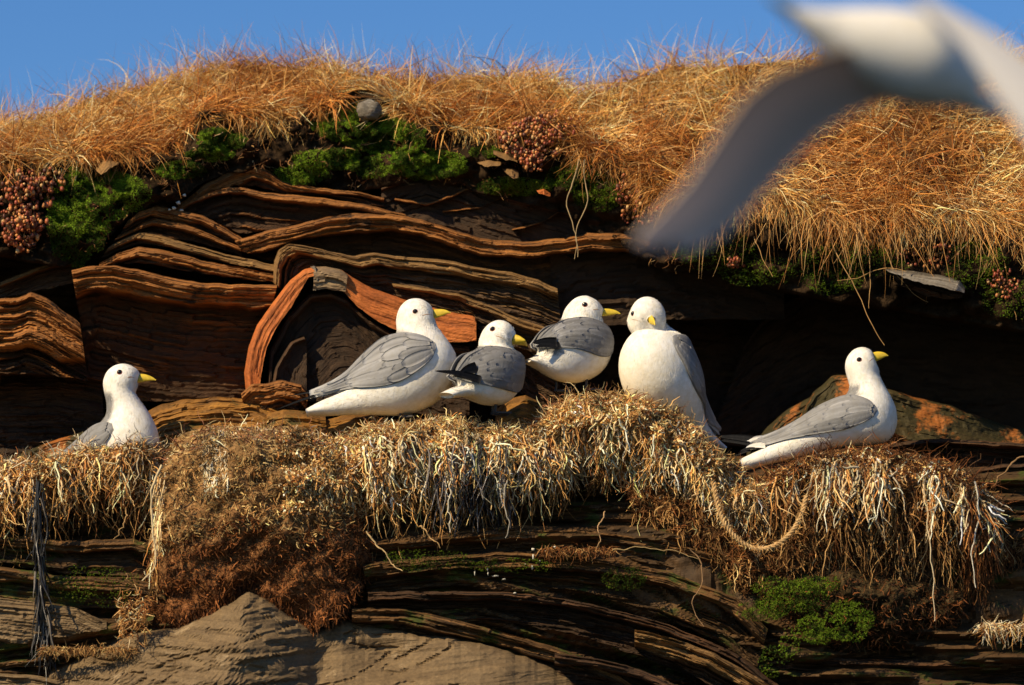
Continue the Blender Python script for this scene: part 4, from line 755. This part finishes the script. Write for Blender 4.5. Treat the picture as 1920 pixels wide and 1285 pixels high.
    dr = pB - pA; dr /= np.linalg.norm(dr, axis=1, keepdims=True) + 1e-9; dr = dr + rng.normal(size=dr.shape) * .12; Lf = rng.uniform(.004, .009, nf)[:, None]
    pts_ = np.stack([pA - nr * .0003, pA + dr * Lf * .5 + nr * .0003, pA + dr * Lf + nr * .0002 * rng.uniform(0, 4, (nf, 1))], 1)
    cf_ = col[:m * ns].reshape(m, ns, 3)[i0, j0 % ns] * rng.uniform(.95, 1.04, (nf, 1))
    ribbons('contour_feathers', pts_, rng.uniform(.0006, .0013, nf), cf_, M_plum, bo, taper=.3, nrm=nr)
    def latat(x, y):
        h = bvh.ray_cast(Vector((x, y, 300)), Vector((0, 0, -1)))
        return h[0].z if h[0] is not None else None
    # ---- wings
    Wp = crom(wing, 44); NS, NT = 44, 15; tgrid = np.linspace(0, 1, NT)
    if True:
        gx = Wp[:, None, 0] + (Wp[:, None, 2] - Wp[:, None, 0]) * tgrid; gy = Wp[:, None, 1] + (Wp[:, None, 3] - Wp[:, None, 1]) * tgrid
        gl = np.full(gx.shape, np.nan)
        for i in range(NS):
            for j in range(NT):
                l_ = latat(gx[i, j], gy[i, j]); gl[i, j] = l_ if l_ is not None else np.nan
        hit = ~np.isnan(gl); sfr = np.linspace(0, 1, NS)[:, None] + np.zeros(gl.shape)
        base = np.where(hit, gl, np.interp(sfr, [0, .5, .8, 1], [20, 18, 12, 4]) * wlat)
        base0 = base.copy()
        for _ in range(14):
            b = np.pad(base, 1, mode='edge'); base = (b[:-2, 1:-1] + b[2:, 1:-1] + b[1:-1, :-2] + b[1:-1, 2:] + 2 * b[1:-1, 1:-1]) / 6
            base = np.where(hit, np.maximum(base, base0), base)
        bul = np.sin(np.pi * np.clip(tgrid, 0, 1)) ** .5; env = np.sin(np.pi * np.clip(np.linspace(0, 1, NS), 0, 1)) ** .4
        wl = base + 2.2 + 5.0 * bul[None] * env[:, None]
        def Wf(s, t, off=0.):
            s = np.clip(np.asarray(s, float), 0, 1) * (NS - 1); t = np.clip(np.asarray(t, float), 0, 1) * (NT - 1)
            i = np.minimum(s.astype(int), NS - 2); j = np.minimum(t.astype(int), NT - 2); f = s - i; g = t - j
            def bi(a): return (a[i, j] * (1 - f) + a[i + 1, j] * f) * (1 - g) + (a[i, j + 1] * (1 - f) + a[i + 1, j + 1] * f) * g
            return bi(gx), bi(gy), bi(wl) + off
    protos = {}
    for side in ((-1, 1) if both else (-1,)):
        S, T_ = np.meshgrid(np.linspace(0, 1, NS), tgrid, indexing='ij')
        ox, oy, ol = Wf(S, T_); cx_ = ox.mean(1, keepdims=True); cy_ = oy.mean(1, keepdims=True)
        outer = place(np.stack([ox, oy, side * (ol - 1.3)], -1)); inner = place(np.stack([ox * .97 + cx_ * .03, oy * .97 + cy_ * .03, side * np.maximum(ol - 5, .5)], -1))
        V = np.stack([outer, inner]).reshape(-1, 3); Fg = gridF(NS, NT); nn_ = NS * NT
        bd = [i * NT for i in range(NS)] + [(NS - 1) * NT + j for j in range(1, NT)] + [i * NT + NT - 1 for i in range(NS - 2, -1, -1)] + [j for j in range(NT - 2, 0, -1)]
        rim = np.array([(bd[q], bd[(q + 1) % len(bd)], bd[(q + 1) % len(bd)] + nn_, bd[q] + nn_) for q in range(len(bd))])
        cg = np.ones((NS, NT, 3)) * GRY * grey * (1 + .10 * fbm(S * 5, T_ * 4, s=seed + 2)[..., None])
        # pale trailing edge
        pe = sstep(.80, 1.0, S) * .7 + sstep(.88, 1., T_) * sstep(.35, .6, S) * .5; cg = cg * (1 - pe[..., None]) + np.array([.6, .6, .6]) * pe[..., None]
        wo_ = mk('wing', V, np.concatenate([Fg if side < 0 else Fg[:, ::-1], (Fg[:, ::-1] if side < 0 else Fg) + nn_, rim]), M_wing, root, col=np.concatenate([cg.reshape(-1, 3)] * 2))
        # feathers shingled over the wing
        rr = random.Random(seed + 5)
        rows = [(.05, .10, 5, .24), (.16, .10, 6, .26), (.28, .10, 6, .28), (.40, .10, 6, .30), (.54, .10, 5, .30)]
        fi = 0
        for (s0, _, cnt, ln) in rows[::-1]:
            for c_ in range(cnt):
                tc = (c_ + .5 + rr.uniform(-.2, .2)) / cnt; s00 = s0 + rr.uniform(-.02, .02) + .05 * math.sin(tc * 3.1); hw = .75 / cnt * rr.uniform(.9, 1.2)
                lf = ln * rr.uniform(.9, 1.15) * (1.25 if s0 > .45 else 1)
                kk = 9; aa = np.linspace(0, 1, kk); wprof = np.sin(np.pi * np.clip(.12 + aa * .80, 0, 1)) ** .55; wprof[-1] *= .55
                ac = np.array([-1, -.5, 0, .5, 1.])
                SS = s00 + aa[:, None] * lf + 0 * ac; TT = tc + (ac[None] * wprof[:, None]) * hw + (tc - .5) * -.22 * aa[:, None] * (s0 > .3)
                SS = np.minimum(SS, .99); TT = np.clip(TT, .01, .99)
                lift_ = 1.0 + aa[:, None] * (.45 + ruffle * rr.uniform(0, 2.6)) + .5 * (1 - ac[None] ** 2)
                fx, fy, fl = Wf(SS, TT); fl = fl + lift_
                q = place(np.stack([fx, fy, side * fl], -1)); q2 = place(np.stack([fx, fy, side * (fl - .5)], -1))
                val = rr.uniform(.86, 1.12); cf = np.ones((kk, 5, 3)) * GRY * grey * val
                ed = np.clip((aa[:, None] - .72) / .28, 0, 1) + 0 * ac; lightE = .10 if s0 < .35 else (.28 if s0 < .5 else .7)
                cf = cf * (1 - ed[..., None] * lightE) + np.array([.62, .62, .62]) * ed[..., None] * lightE
                cf[:, 2] *= .86; cf *= 1 + .10 * rng.normal(size=(1, 5, 1)); cf[:2] *= .93
                nk = kk * 5; V = np.stack([q, q2]).reshape(-1, 3); Fq = gridF(kk, 5)
                bd2 = [i * 5 for i in range(kk)] + [(kk - 1) * 5 + j for j in range(1, 5)] + [i * 5 + 4 for i in range(kk - 2, -1, -1)] + [3, 2, 1]
                rim2 = np.array([(bd2[z], bd2[(z + 1) % len(bd2)], bd2[(z + 1) % len(bd2)] + nk, bd2[z] + nk) for z in range(len(bd2))])
                mk('feather', V, np.concatenate([Fq if side < 0 else Fq[:, ::-1], (Fq[:, ::-1] if side < 0 else Fq) + nk, rim2]), M_wing, wo_, col=np.concatenate([cf.reshape(-1, 3) * 1, cf.reshape(-1, 3) * .9]))
                fi += 1
    # ---- long flight feathers (black tips) : (x0,y0,x1,y1,w,lat0,lat1,kind)
    for (x0, y0, x1, y1, wq, l0, l1, kd) in [(*q_[:5], -q_[5], -q_[6], q_[7]) for q_ in quills]:
        kk = 12; aa = np.linspace(0, 1, kk); ac = np.array([-1, -.35, .35, 1.]); L_ = math.hypot(x1 - x0, y1 - y0); nx, ny = -(y1 - y0) / L_, (x1 - x0) / L_
        pr = np.sqrt(np.clip(1 - aa ** 3.2, 0, 1)) * wq * (.55 + .45 * (1 - aa)); pr[-1] = .4
        cx_ = x0 + (x1 - x0) * aa; cy_ = y0 + (y1 - y0) * aa - 2.5 * np.sin(np.pi * aa)
        q = np.stack([cx_[:, None] + nx * ac * pr[:, None], cy_[:, None] + ny * ac * pr[:, None], (l0 + (l1 - l0) * aa)[:, None] + .8 * (1 - ac ** 2)[None] * np.sign(l0 + l1 + 1e-6)], -1)
        q2 = q.copy(); q2[..., 2] -= 1.2 * np.sign(l0 + l1 + 1e-6); base = {'b': BLK, 'w': WHT * .93, 'g': GRY * grey}[kd if kd != 't' else 'g']
        cf = np.ones((kk, 4, 3)) * base
        if kd == 't': e_ = sstep(.55, .85, aa)[:, None, None]; cf = cf * (1 - e_) + WHT * .9 * e_
        V = np.stack([place(q), place(q2)]).reshape(-1, 3); nk = kk * 4; Fq = gridF(kk, 4)
        bd2 = [i * 4 for i in range(kk)] + [(kk - 1) * 4 + j for j in range(1, 4)] + [i * 4 + 3 for i in range(kk - 2, -1, -1)] + [2, 1]
        rim2 = np.array([(bd2[z], bd2[(z + 1) % len(bd2)], bd2[(z + 1) % len(bd2)] + nk, bd2[z] + nk) for z in range(len(bd2))])
        o = mk('flight_feather', V, np.concatenate([Fq, Fq[:, ::-1] + nk, rim2]), M_wing, root, col=np.concatenate([cf.reshape(-1, 3)] * 2))
    # ---- eyes
    for side in (-1, 1):
        l_ = (latat(*eye[:2]) or 25) - 1.6; r = eye[2] * 1.1 if len(eye) > 2 else 4.6
        c = place([[eye[0], eye[1], side * l_]])[0]; nu, nv_ = 14, 9
        t1 = np.linspace(0, math.pi, nv_)[:, None]; t2 = (np.arange(nu) * 2 * math.pi / nu)[None]
        V = c + np.stack([np.sin(t1) * np.cos(t2), np.sin(t1) * np.sin(t2), np.cos(t1) + 0 * t2], -1) * r * sc_
        mk('eye', V, gridF(nv_, nu, True), M_eye, root)
        # ring lies on the cheek
        aR = np.arange(18) * 2 * math.pi / 18; aM = np.arange(5) * 2 * math.pi / 5
        rx = eye[0] + np.cos(aR)[:, None] * (r * .98 + .55 * np.cos(aM)); ry = eye[1] + np.sin(aR)[:, None] * (r * .85 + .55 * np.cos(aM))
        rl = np.array([[(latat(rx[i, 0], ry[i, 0]) or l_)] * 5 for i in range(18)]) + .5 * np.sin(aM) + .1
        V = place(np.stack([rx, ry, side * rl], -1)); idx2 = gridF(19, 5, True); idx2 = idx2 % (18 * 5)
        mk('eye_ring', V, idx2, M_ring, root)
    # ---- beak
    Bk = crom(beak, 21); Bk[:, [0, 2]] += np.linspace(-1, 4, 21)[:, None]; Bk[:, 4] *= .8; Bk[:, 3] -= np.linspace(0, 1.2, 21); nsb = 14; tb = np.arange(nsb) * 2 * math.pi / nsb
    Cb = (Bk[:, :2] + Bk[:, 2:4]) / 2; Ab = (Bk[:, :2] - Bk[:, 2:4]) / 2
    q = np.concatenate([Cb[:, None] + Ab[:, None] * np.cos(tb)[None, :, None], (Bk[:, 4, None] * np.sin(tb) * (1 - .25 * np.maximum(np.cos(tb), 0)))[..., None]], -1)
    cut = np.exp(-((np.cos(tb) + .35) / .16) ** 2); q[..., 2] *= (1 - .16 * cut)[None]
    V = np.concatenate([place(q).reshape(-1, 3), place([[*Cb[-1], 0]])]); nB = 21 * nsb
    me = bpy.data.meshes.new('beak'); me.from_pydata([tuple(v) for v in V], [], [tuple(f) for f in gridF(21, nsb, True)] + [(nB, 20 * nsb + j, 20 * nsb + (j + 1) % nsb) for j in range(nsb)]); me.update()
    me.polygons.foreach_set('use_smooth', np.ones(len(me.polygons), bool)); me.materials.append(M_beak); bk = bpy.data.objects.new('beak', me); C.objects.link(bk); bk.parent = root
    for side in (-1, 1):
        (ax, ay), (bx, by) = gape; kk = 9; aa = np.linspace(0, 1, kk); gx_ = ax + (bx - ax) * aa; gy_ = ay + (by - ay) * aa - 1.0 * np.sin(np.pi * aa)
        gl_ = np.array([(latat(x, y) or beak[0][4]) for x, y in zip(gx_, gy_)]) + .1
        q = np.stack([np.repeat(gx_[:, None], 4, 1), gy_[:, None] + np.array([.7, 0, -.7, 0])[None] * np.sin(np.pi * np.clip(aa * .8 + .2, 0, 1))[:, None], side * (gl_[:, None] + np.array([0, .5, 0, -.5])[None])], -1)
        mk('gape', place(q), gridF(kk, 4, True), M_gape, root)
    # ---- legs : (x, ytop, yfoot, lat)
    for (lx, y0, y1, lt) in legs:
        kk = 6; aa = np.linspace(0, 1, kk); ns_ = 8; a8 = np.arange(ns_) * 2 * math.pi / ns_
        rad = np.interp(aa, [0, .2, .8, 1], [4.2, 3.0, 2.6, 3.2])
        V = place(np.stack([np.broadcast_to(lx + 2 * np.sin(aa * 3)[:, None], (kk, 1)) + np.cos(a8) * rad[:, None], np.repeat((y0 + (y1 - y0) * aa)[:, None], ns_, 1), lt + np.sin(a8) * rad[:, None]], -1))
        lg = mk('leg', V, gridF(kk, ns_, True), M_leg, root)
        # webbed foot
        toe = [(lx - 3, lt, 0), (lx + 24, lt - 13, 0), (lx + 28, lt, 0), (lx + 24, lt + 13, 0)]
        pts = np.array([[a, y1 + 1, b] for a, b, _ in toe] + [[a, y1 - 2.5, b] for a, b, _ in toe]); 
        mk('foot', place(pts), np.array([(0, 1, 2), (0, 2, 3), (4, 6, 5), (4, 7, 6), (0, 4, 5), (0, 5, 1), (1, 5, 6), (1, 6, 2), (2, 6, 7), (2, 7, 3), (3, 7, 4), (3, 4, 0)]), M_leg, lg, smooth=False)
    return root
D_ = math.radians
# 2: large bird in the middle-left
bird('large kittiwake with ruffled grey wing standing on the middle nest', (790, 780), -.02, 0., D_(-6), (640, 605),
     [(812,583,813,597,8),(806,573,815,604,17),(795,564,817,609,25),(780,560,819,613,30),(762,564,821,617,33),(748,579,825,621,35),(742,601,832,630,38),(743,622,843,644,46),(736,640,854,664,54),(718,655,857,690,59),(700,672,848,718,60),(684,692,826,748,58),(670,708,795,768,53),(655,722,757,779,45),(640,734,715,779,35),(620,744,670,778,26),(597,755,620,780,23),(574,768,576,782,27)],
     [(816,650,818,662),(800,639,810,681),(775,631,789,700),(745,629,763,718),(716,636,735,729),(688,658,702,733),(668,678,668,733),(645,701,642,735),(612,720,612,742),(580,733,582,748)],
     (782,589,4.4), [(811,581.5,812,599,7),(820,580.5,820,597,5.2),(829,581,828.5,594,3.8),(836,583.5,835.5,590.5,2.4),(841,587.5,840.5,590,1)], ((795,597),(813,594)),
     legs=[(750,752,784,-14),(775,760,786,14)], quills=[(650,728,578,752,5,9,4,'b'),(660,712,580,738,7,12,6,'t'),(640,730,545,741,3.5,-2,-12,'b'),(640,728,520,770,3,4,14,'b')], ruffle=1.6, seed=2, grey=1.15)
# 3: smaller bird seen from behind
bird('small dark grey backed kittiwake looking over its shoulder beside the large one', (935, 775), -.06, D_(36), D_(-22), (668, 640),
     [(966,630,960,649,8),(962,619,961,652,17),(953,607,962,655,25),(938,601,962,657,29),(922,605,963,659,31),(909,617,964,661,32),(901,634,966,664,33),(897,650,970,668,38),(888,661,974,680,46),(876,672,974,700,50),(866,686,970,722,50),(860,700,958,745,48),(858,712,938,760,42),(862,722,912,761,34),(862,730,890,752,26),(850,735,872,750,22),(838,742,856,753,20),(829,747,846,755,21)],
     [(972,668,972,690),(962,664,966,724),(945,659,952,738),(925,655,934,739),(905,655,915,737),(885,664,897,734),(868,676,882,731),(857,692,868,727),(850,706,858,722),(842,714,848,720)],
     (934,621,4.6), [(966,629,953,648,8),(973,632,964,648.5,6),(979,637,972,649,4.5),(983,642,979,650,3),(985,650,983.5,651.5,1)], ((941,635),(957,642)),
     legs=[(922,752,776,-10),(932,752,776,16)], quills=[(876,722,809,712,7,44,36,'b'),(872,700,838,716,11,40,40,'b'),(868,716,812,709,5,20,10,'b'),(880,716,838,722,7,34,30,'t'),(870,722,832,719,5,36,32,'b'),(886,690,850,706,6,30,26,'t')], seed=3, grey=.82, wlat=1.3)
# 4
bird('kittiwake in profile standing on top of the domed nest, back to us', (1092, 726), 0.02, D_(28), D_(0), (618, 592),
     [(1132,580,1128,595,8),(1126,571,1128,600,17),(1116,562,1129,603,26),(1098,555,1129,606,31),(1080,559,1130,609,33),(1067,570,1132,612,34),(1058,583,1136,616,35),(1052,600,1141,624,40),(1042,610,1144,640,46),(1030,618,1143,658,50),(1018,628,1138,678,50),(1010,640,1124,698,47),(1008,652,1102,713,42),(1010,662,1074,720,35),(1008,670,1044,716,28),(1000,676,1018,702,22),(993,680,1002,694,20),(984,682,988,688,20)],
     [(1143,628,1144,640),(1134,616,1139,660),(1118,606,1123,671),(1095,600,1102,673),(1070,601,1080,668),(1048,606,1058,663),(1030,616,1038,662),(1015,630,1020,662),(1005,643,1008,661),(997,652,999,659)],
     (1096.5,576,4.6), [(1131,579,1122,594,8),(1140,579,1131,593.5,6),(1148,580.5,1142,592.5,4.2),(1155,583.5,1151,590.5,2.6),(1160,588,1158,590.5,1)], ((1112,586),(1126,586)),
     legs=[(1092,700,732,-12),(1050,705,734,18)], quills=[(1024,652,982,656,9,42,36,'b'),(1030,658,988,662,7,42,36,'b'),(1032,650,998,652,6,30,26,'t')], seed=4, grey=.85, wlat=1.3)
# 5: facing the camera, upright
p5 = [(812,583,813,597,8),(806,573,815,604,17),(795,564,817,609,25),(780,560,819,613,30),(762,564,821,617,33),(748,579,825,621,35),(742,601,832,630,39),(740,624,846,648,48),(730,644,858,670,58),(714,660,863,698,66),(696,678,856,728,70),(680,698,836,757,68),(666,716,806,776,60),(652,730,765,784,49),(638,741,722,783,37),(620,750,675,781,27),(597,758,625,780,22),(568,768,570,780,24)]
bird('pale kittiwake facing the camera with its breast to us on the domed nest', (776, 780), .0, D_(-130), D_(-77), (650, 606), p5,
     [(816,654,818,668),(800,640,810,684),(775,631,789,703),(745,629,763,722),(716,638,735,733),(688,660,702,737),(668,680,668,739),(645,703,642,741),(612,722,612,746),(574,735,576,750)],
     (792,587,4.4), [(811,581.5,812,599,7),(820,580.5,820,597,5.2),(829,581,828.5,594,3.8),(836,583.5,835.5,590.5,2.4),(841,587.5,840.5,590,1)], ((795,597),(813,594)),
     legs=[(795,765,790,-16),(795,765,790,16)], quills=[(650,724,560,752,6,12,6,'b'),(660,712,572,740,7,12,6,'t'),(650,724,560,752,6,-12,-6,'b')], stretch=False, rot=D_(17), seed=5, grey=.95, hoff=0, at=(1222, 768))
b5 = [o for o in C.objects if o.name.startswith('kittiwake')][-1]
# 6: right sitting bird
bird('kittiwake sitting on the right nest with beak raised and long black wing tips', (1625, 835), -.02, D_(-4), D_(0), (745, 712),
     [(1639,663,1640,682,8),(1632,656,1645,686,17),(1618,652,1648,692,25),(1602,657,1650,697,30),(1590,671,1650,701,32),(1586,688,1651,706,32),(1589,706,1655,714,33),(1594,724,1662,728,37),(1588,740,1672,746,46),(1570,750,1681,770,54),(1545,762,1681,800,58),(1520,778,1668,824,56),(1500,793,1640,834,48),(1482,806,1595,838,39),(1465,819,1545,846,31),(1440,834,1496,858,24),(1415,847,1445,869,21),(1388,860,1396,882,24)],
     [(1643,770,1645,778),(1630,757,1636,790),(1605,747,1616,801),(1580,746,1588,811),(1552,755,1562,815),(1525,768,1538,818),(1498,786,1508,822),(1468,802,1476,827),(1438,814,1442,836),(1404,824,1408,842)],
     (1610.6,679,4.3), [(1639,662,1632,682,8),(1646,660,1641,680,6),(1653,660.5,1650,676,4.4),(1659,663,1658,671.5,2.8),(1663.5,667.5,1663,669.5,1)], ((1629,683),(1640,675)),
     quills=[(1425,826,1347,817,8,10,4,'b'),(1425,832,1352,824,8,8,2,'b'),(1430,836,1388,846,5,12,8,'b'),(1440,826,1402,826,9,13,8,'w'),(1436,834,1400,839,7,14,9,'w'),(1425,838,1380,852,4,-4,-8,'b')], seed=6, grey=1.05)
# 1: left sitting bird
bird('kittiwake sitting deep in the leftmost nest with only head and breast showing', (240, 850), .0, D_(-14), D_(-4), (780, 745),
     [(261,703,256,719,8),(256,695,256,723,17),(245,687,255,727,25),(229,683,254,731,30),(212,687,253,735,32),(199,698,253,739,33),(192,716,256,744,33),(194,736,262,752,33),(199,758,272,766,36),(199,778,284,786,44),(188,794,294,810,52),(170,808,297,838,56),(150,824,286,866,54),(130,842,262,884,46),(108,858,220,892,38),(85,872,170,892,30),(60,884,120,894,24),(30,892,60,898,24)],
     [(225,800,230,812),(212,796,220,830),(196,796,205,845),(180,800,188,858),(162,812,170,866),(142,828,150,872),(120,845,128,878),(95,860,100,884),(70,874,74,888),(40,888,42,894)],
     (227,702.5,4.6), [(260,702,254,719,8),(268,702.5,263,718.5,6),(276,705,272,717,4.4),(283,709,280,716,2.8),(287.5,713.5,286,716,1)], ((242,713),(256,712)), seed=7, grey=1.)

# ------------------------------------------------------------------ bird flying past, nearer the camera
FY = -5.6
fr = empty('kittiwake', P(1690, 80, FY), label='kittiwake in flight passing close in front, out of focus at top right', cat='bird')
fo = np.array(fr.location)
fb = np.array([(1442,-8,0,3),(1462,0,0,6),(1490,10,0,13),(1530,24,0,28),(1570,38,0,46),(1620,52,0,64),(1670,66,0,78),(1720,84,0,84),(1765,108,0,72),(1800,134,0,48),(1830,165,0,26),(1870,190,0,16)], float)
Fb = crom(fb, 45); sF = SC * (DIST + FY) / DIST
pc = P(Fb[:, 0] - 4, Fb[:, 1] + 30 * np.sin(np.linspace(0, 2.6, 45)), FY + np.linspace(-.08, .16, 45)); tn = np.gradient(pc, axis=0); tn /= np.linalg.norm(tn, axis=1, keepdims=True)
s1 = np.cross(tn, [0, 1, 0]); s1 /= np.linalg.norm(s1, axis=1, keepdims=True); s2 = np.cross(tn, s1); ta = np.arange(24) * 2 * math.pi / 24
V = pc[:, None] + (s1[:, None] * np.cos(ta)[None, :, None] + s2[:, None] * np.sin(ta)[None, :, None]) * (Fb[:, 3] * 1.08 * sF)[:, None, None]
cc = np.ones(V.shape) * WHT; mk('body', V - fo, gridF(45, 24, True), M_plum, fr, col=cc)
# beak overlaps the front of the head
bb = pc[:8] ; V = bb[:, None] + (s1[:8, None] * np.cos(ta)[None, :, None] + s2[:8, None] * np.sin(ta)[None, :, None]) * (np.maximum(Fb[:8, 3], 2) * sF * 1.12)[:, None, None]
mk('beak', V - fo, gridF(8, 24, True), M_beak, fr)
for sd in (-1, 1):
    c = pc[13] + s2[13] * sd * Fb[13, 3] * sF * .9; t1 = np.linspace(0, math.pi, 9)[:, None]; t2 = (np.arange(12) * 2 * math.pi / 12)[None]
    mk('eye', c - fo + np.stack([np.sin(t1) * np.cos(t2), np.sin(t1) * np.sin(t2), np.cos(t1) + 0 * t2], -1) * .0045, gridF(9, 12, True), M_eye, fr)
def fwing(lead, trail, nrm, p0, y0, camber, name='wing', cols=(GRY * 1.5, GRY), camb_dir=1):
    n = 40; A = poly(lead, n); B = poly(trail, n); m = 14; t = np.linspace(0, 1, m)
    px = A[:, None, 0] + (B - A)[:, None, 0] * t; py = A[:, None, 1] + (B - A)[:, None, 1] * t
    nx, ny, nz = nrm; pref = P(*p0, y0); Q = P(px, py, y0)
    yy = y0 - (nx * (Q[..., 0] - pref[0]) + nz * (Q[..., 2] - pref[2])) / ny + camber * np.sin(np.pi * t) ** .7
    Q = P(px, py, yy); th_ = .006 * np.sin(np.pi * np.clip(t + .05, 0, 1)) + .0012
    nv = np.array(nrm) / np.linalg.norm(nrm); V = np.stack([Q + nv * th_[None, :, None], Q - nv * th_[None, :, None]]).reshape(-1, 3); nk = n * m; Fq = gridF(n, m)
    bd = [i * m for i in range(n)] + [(n - 1) * m + j for j in range(1, m)] + [i * m + m - 1 for i in range(n - 2, -1, -1)] + list(range(m - 2, 0, -1))
    rim = np.array([(bd[z], bd[(z + 1) % len(bd)], bd[(z + 1) % len(bd)] + nk, bd[z] + nk) for z in range(len(bd))])
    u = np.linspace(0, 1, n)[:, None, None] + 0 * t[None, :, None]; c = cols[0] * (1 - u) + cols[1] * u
    w_ = mk(name, V - fo, np.concatenate([Fq, Fq[:, ::-1] + nk, rim]), M_wing_thin, fr, col=np.concatenate([(c * np.ones((n, m, 3))).reshape(-1, 3)] * 2))
    # flight feathers along the trailing edge
    for i in range(3, n - 1, 2):
        a = Q[i, m // 2]; b = Q[i, m - 1] + (Q[min(i + 2, n - 1), m - 1] - Q[i, m - 1]) * .9 + (Q[i, m - 1] - Q[i, m // 2]) * .12
        sd_ = (Q[min(i + 1, n - 1), m - 1] - Q[i - 1, m - 1]); sd_ = sd_ / np.linalg.norm(sd_) * .014
        kk = 6; aa = np.linspace(0, 1, kk)[:, None]; mid = a + (b - a) * aa; wd = np.sqrt(np.clip(1 - aa ** 4, .02, 1))
        V = np.stack([mid - sd_ * wd + nv * .002, mid + sd_ * wd - nv * .001], 1); V2 = V - nv * .0012
        VV = np.stack([V, V2]).reshape(-1, 3); Fk = gridF(kk, 2); cf = c[i, 0] * (1. + .05 * ((i // 2) % 2)); 
        if u[i, 0, 0] > .86: cf = BLK * 3
        mk('flight_feather', VV - fo, np.concatenate([Fk, Fk[:, ::-1] + kk * 2, [(0, 1, 1 + kk * 2, kk * 2)]]), M_wing_thin, w_, col=np.ones(VV.shape) * cf)
fwing([(1660,60),(1600,90),(1520,112),(1450,140),(1400,178),(1365,225),(1330,280),(1290,340),(1240,395),(1205,430),(1188,452)],
      [(1850,210),(1760,196),(1660,190),(1590,215),(1530,255),(1485,300),(1445,345),(1405,390),(1360,435),(1300,468),(1205,464)],
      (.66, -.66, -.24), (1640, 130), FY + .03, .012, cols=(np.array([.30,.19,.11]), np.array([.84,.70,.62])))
fwing([(1700,-14),(1750,4),(1800,30),(1860,62),(1925,108),(2000,170),(2080,260)],
      [(1770,55),(1805,90),(1840,140),(1875,190),(1925,255),(1990,340),(2070,420)],
      (-.35, -.70, .62), (1740, 60), FY - .04, -.01, cols=(GRY * 2.3, GRY * 2.0))
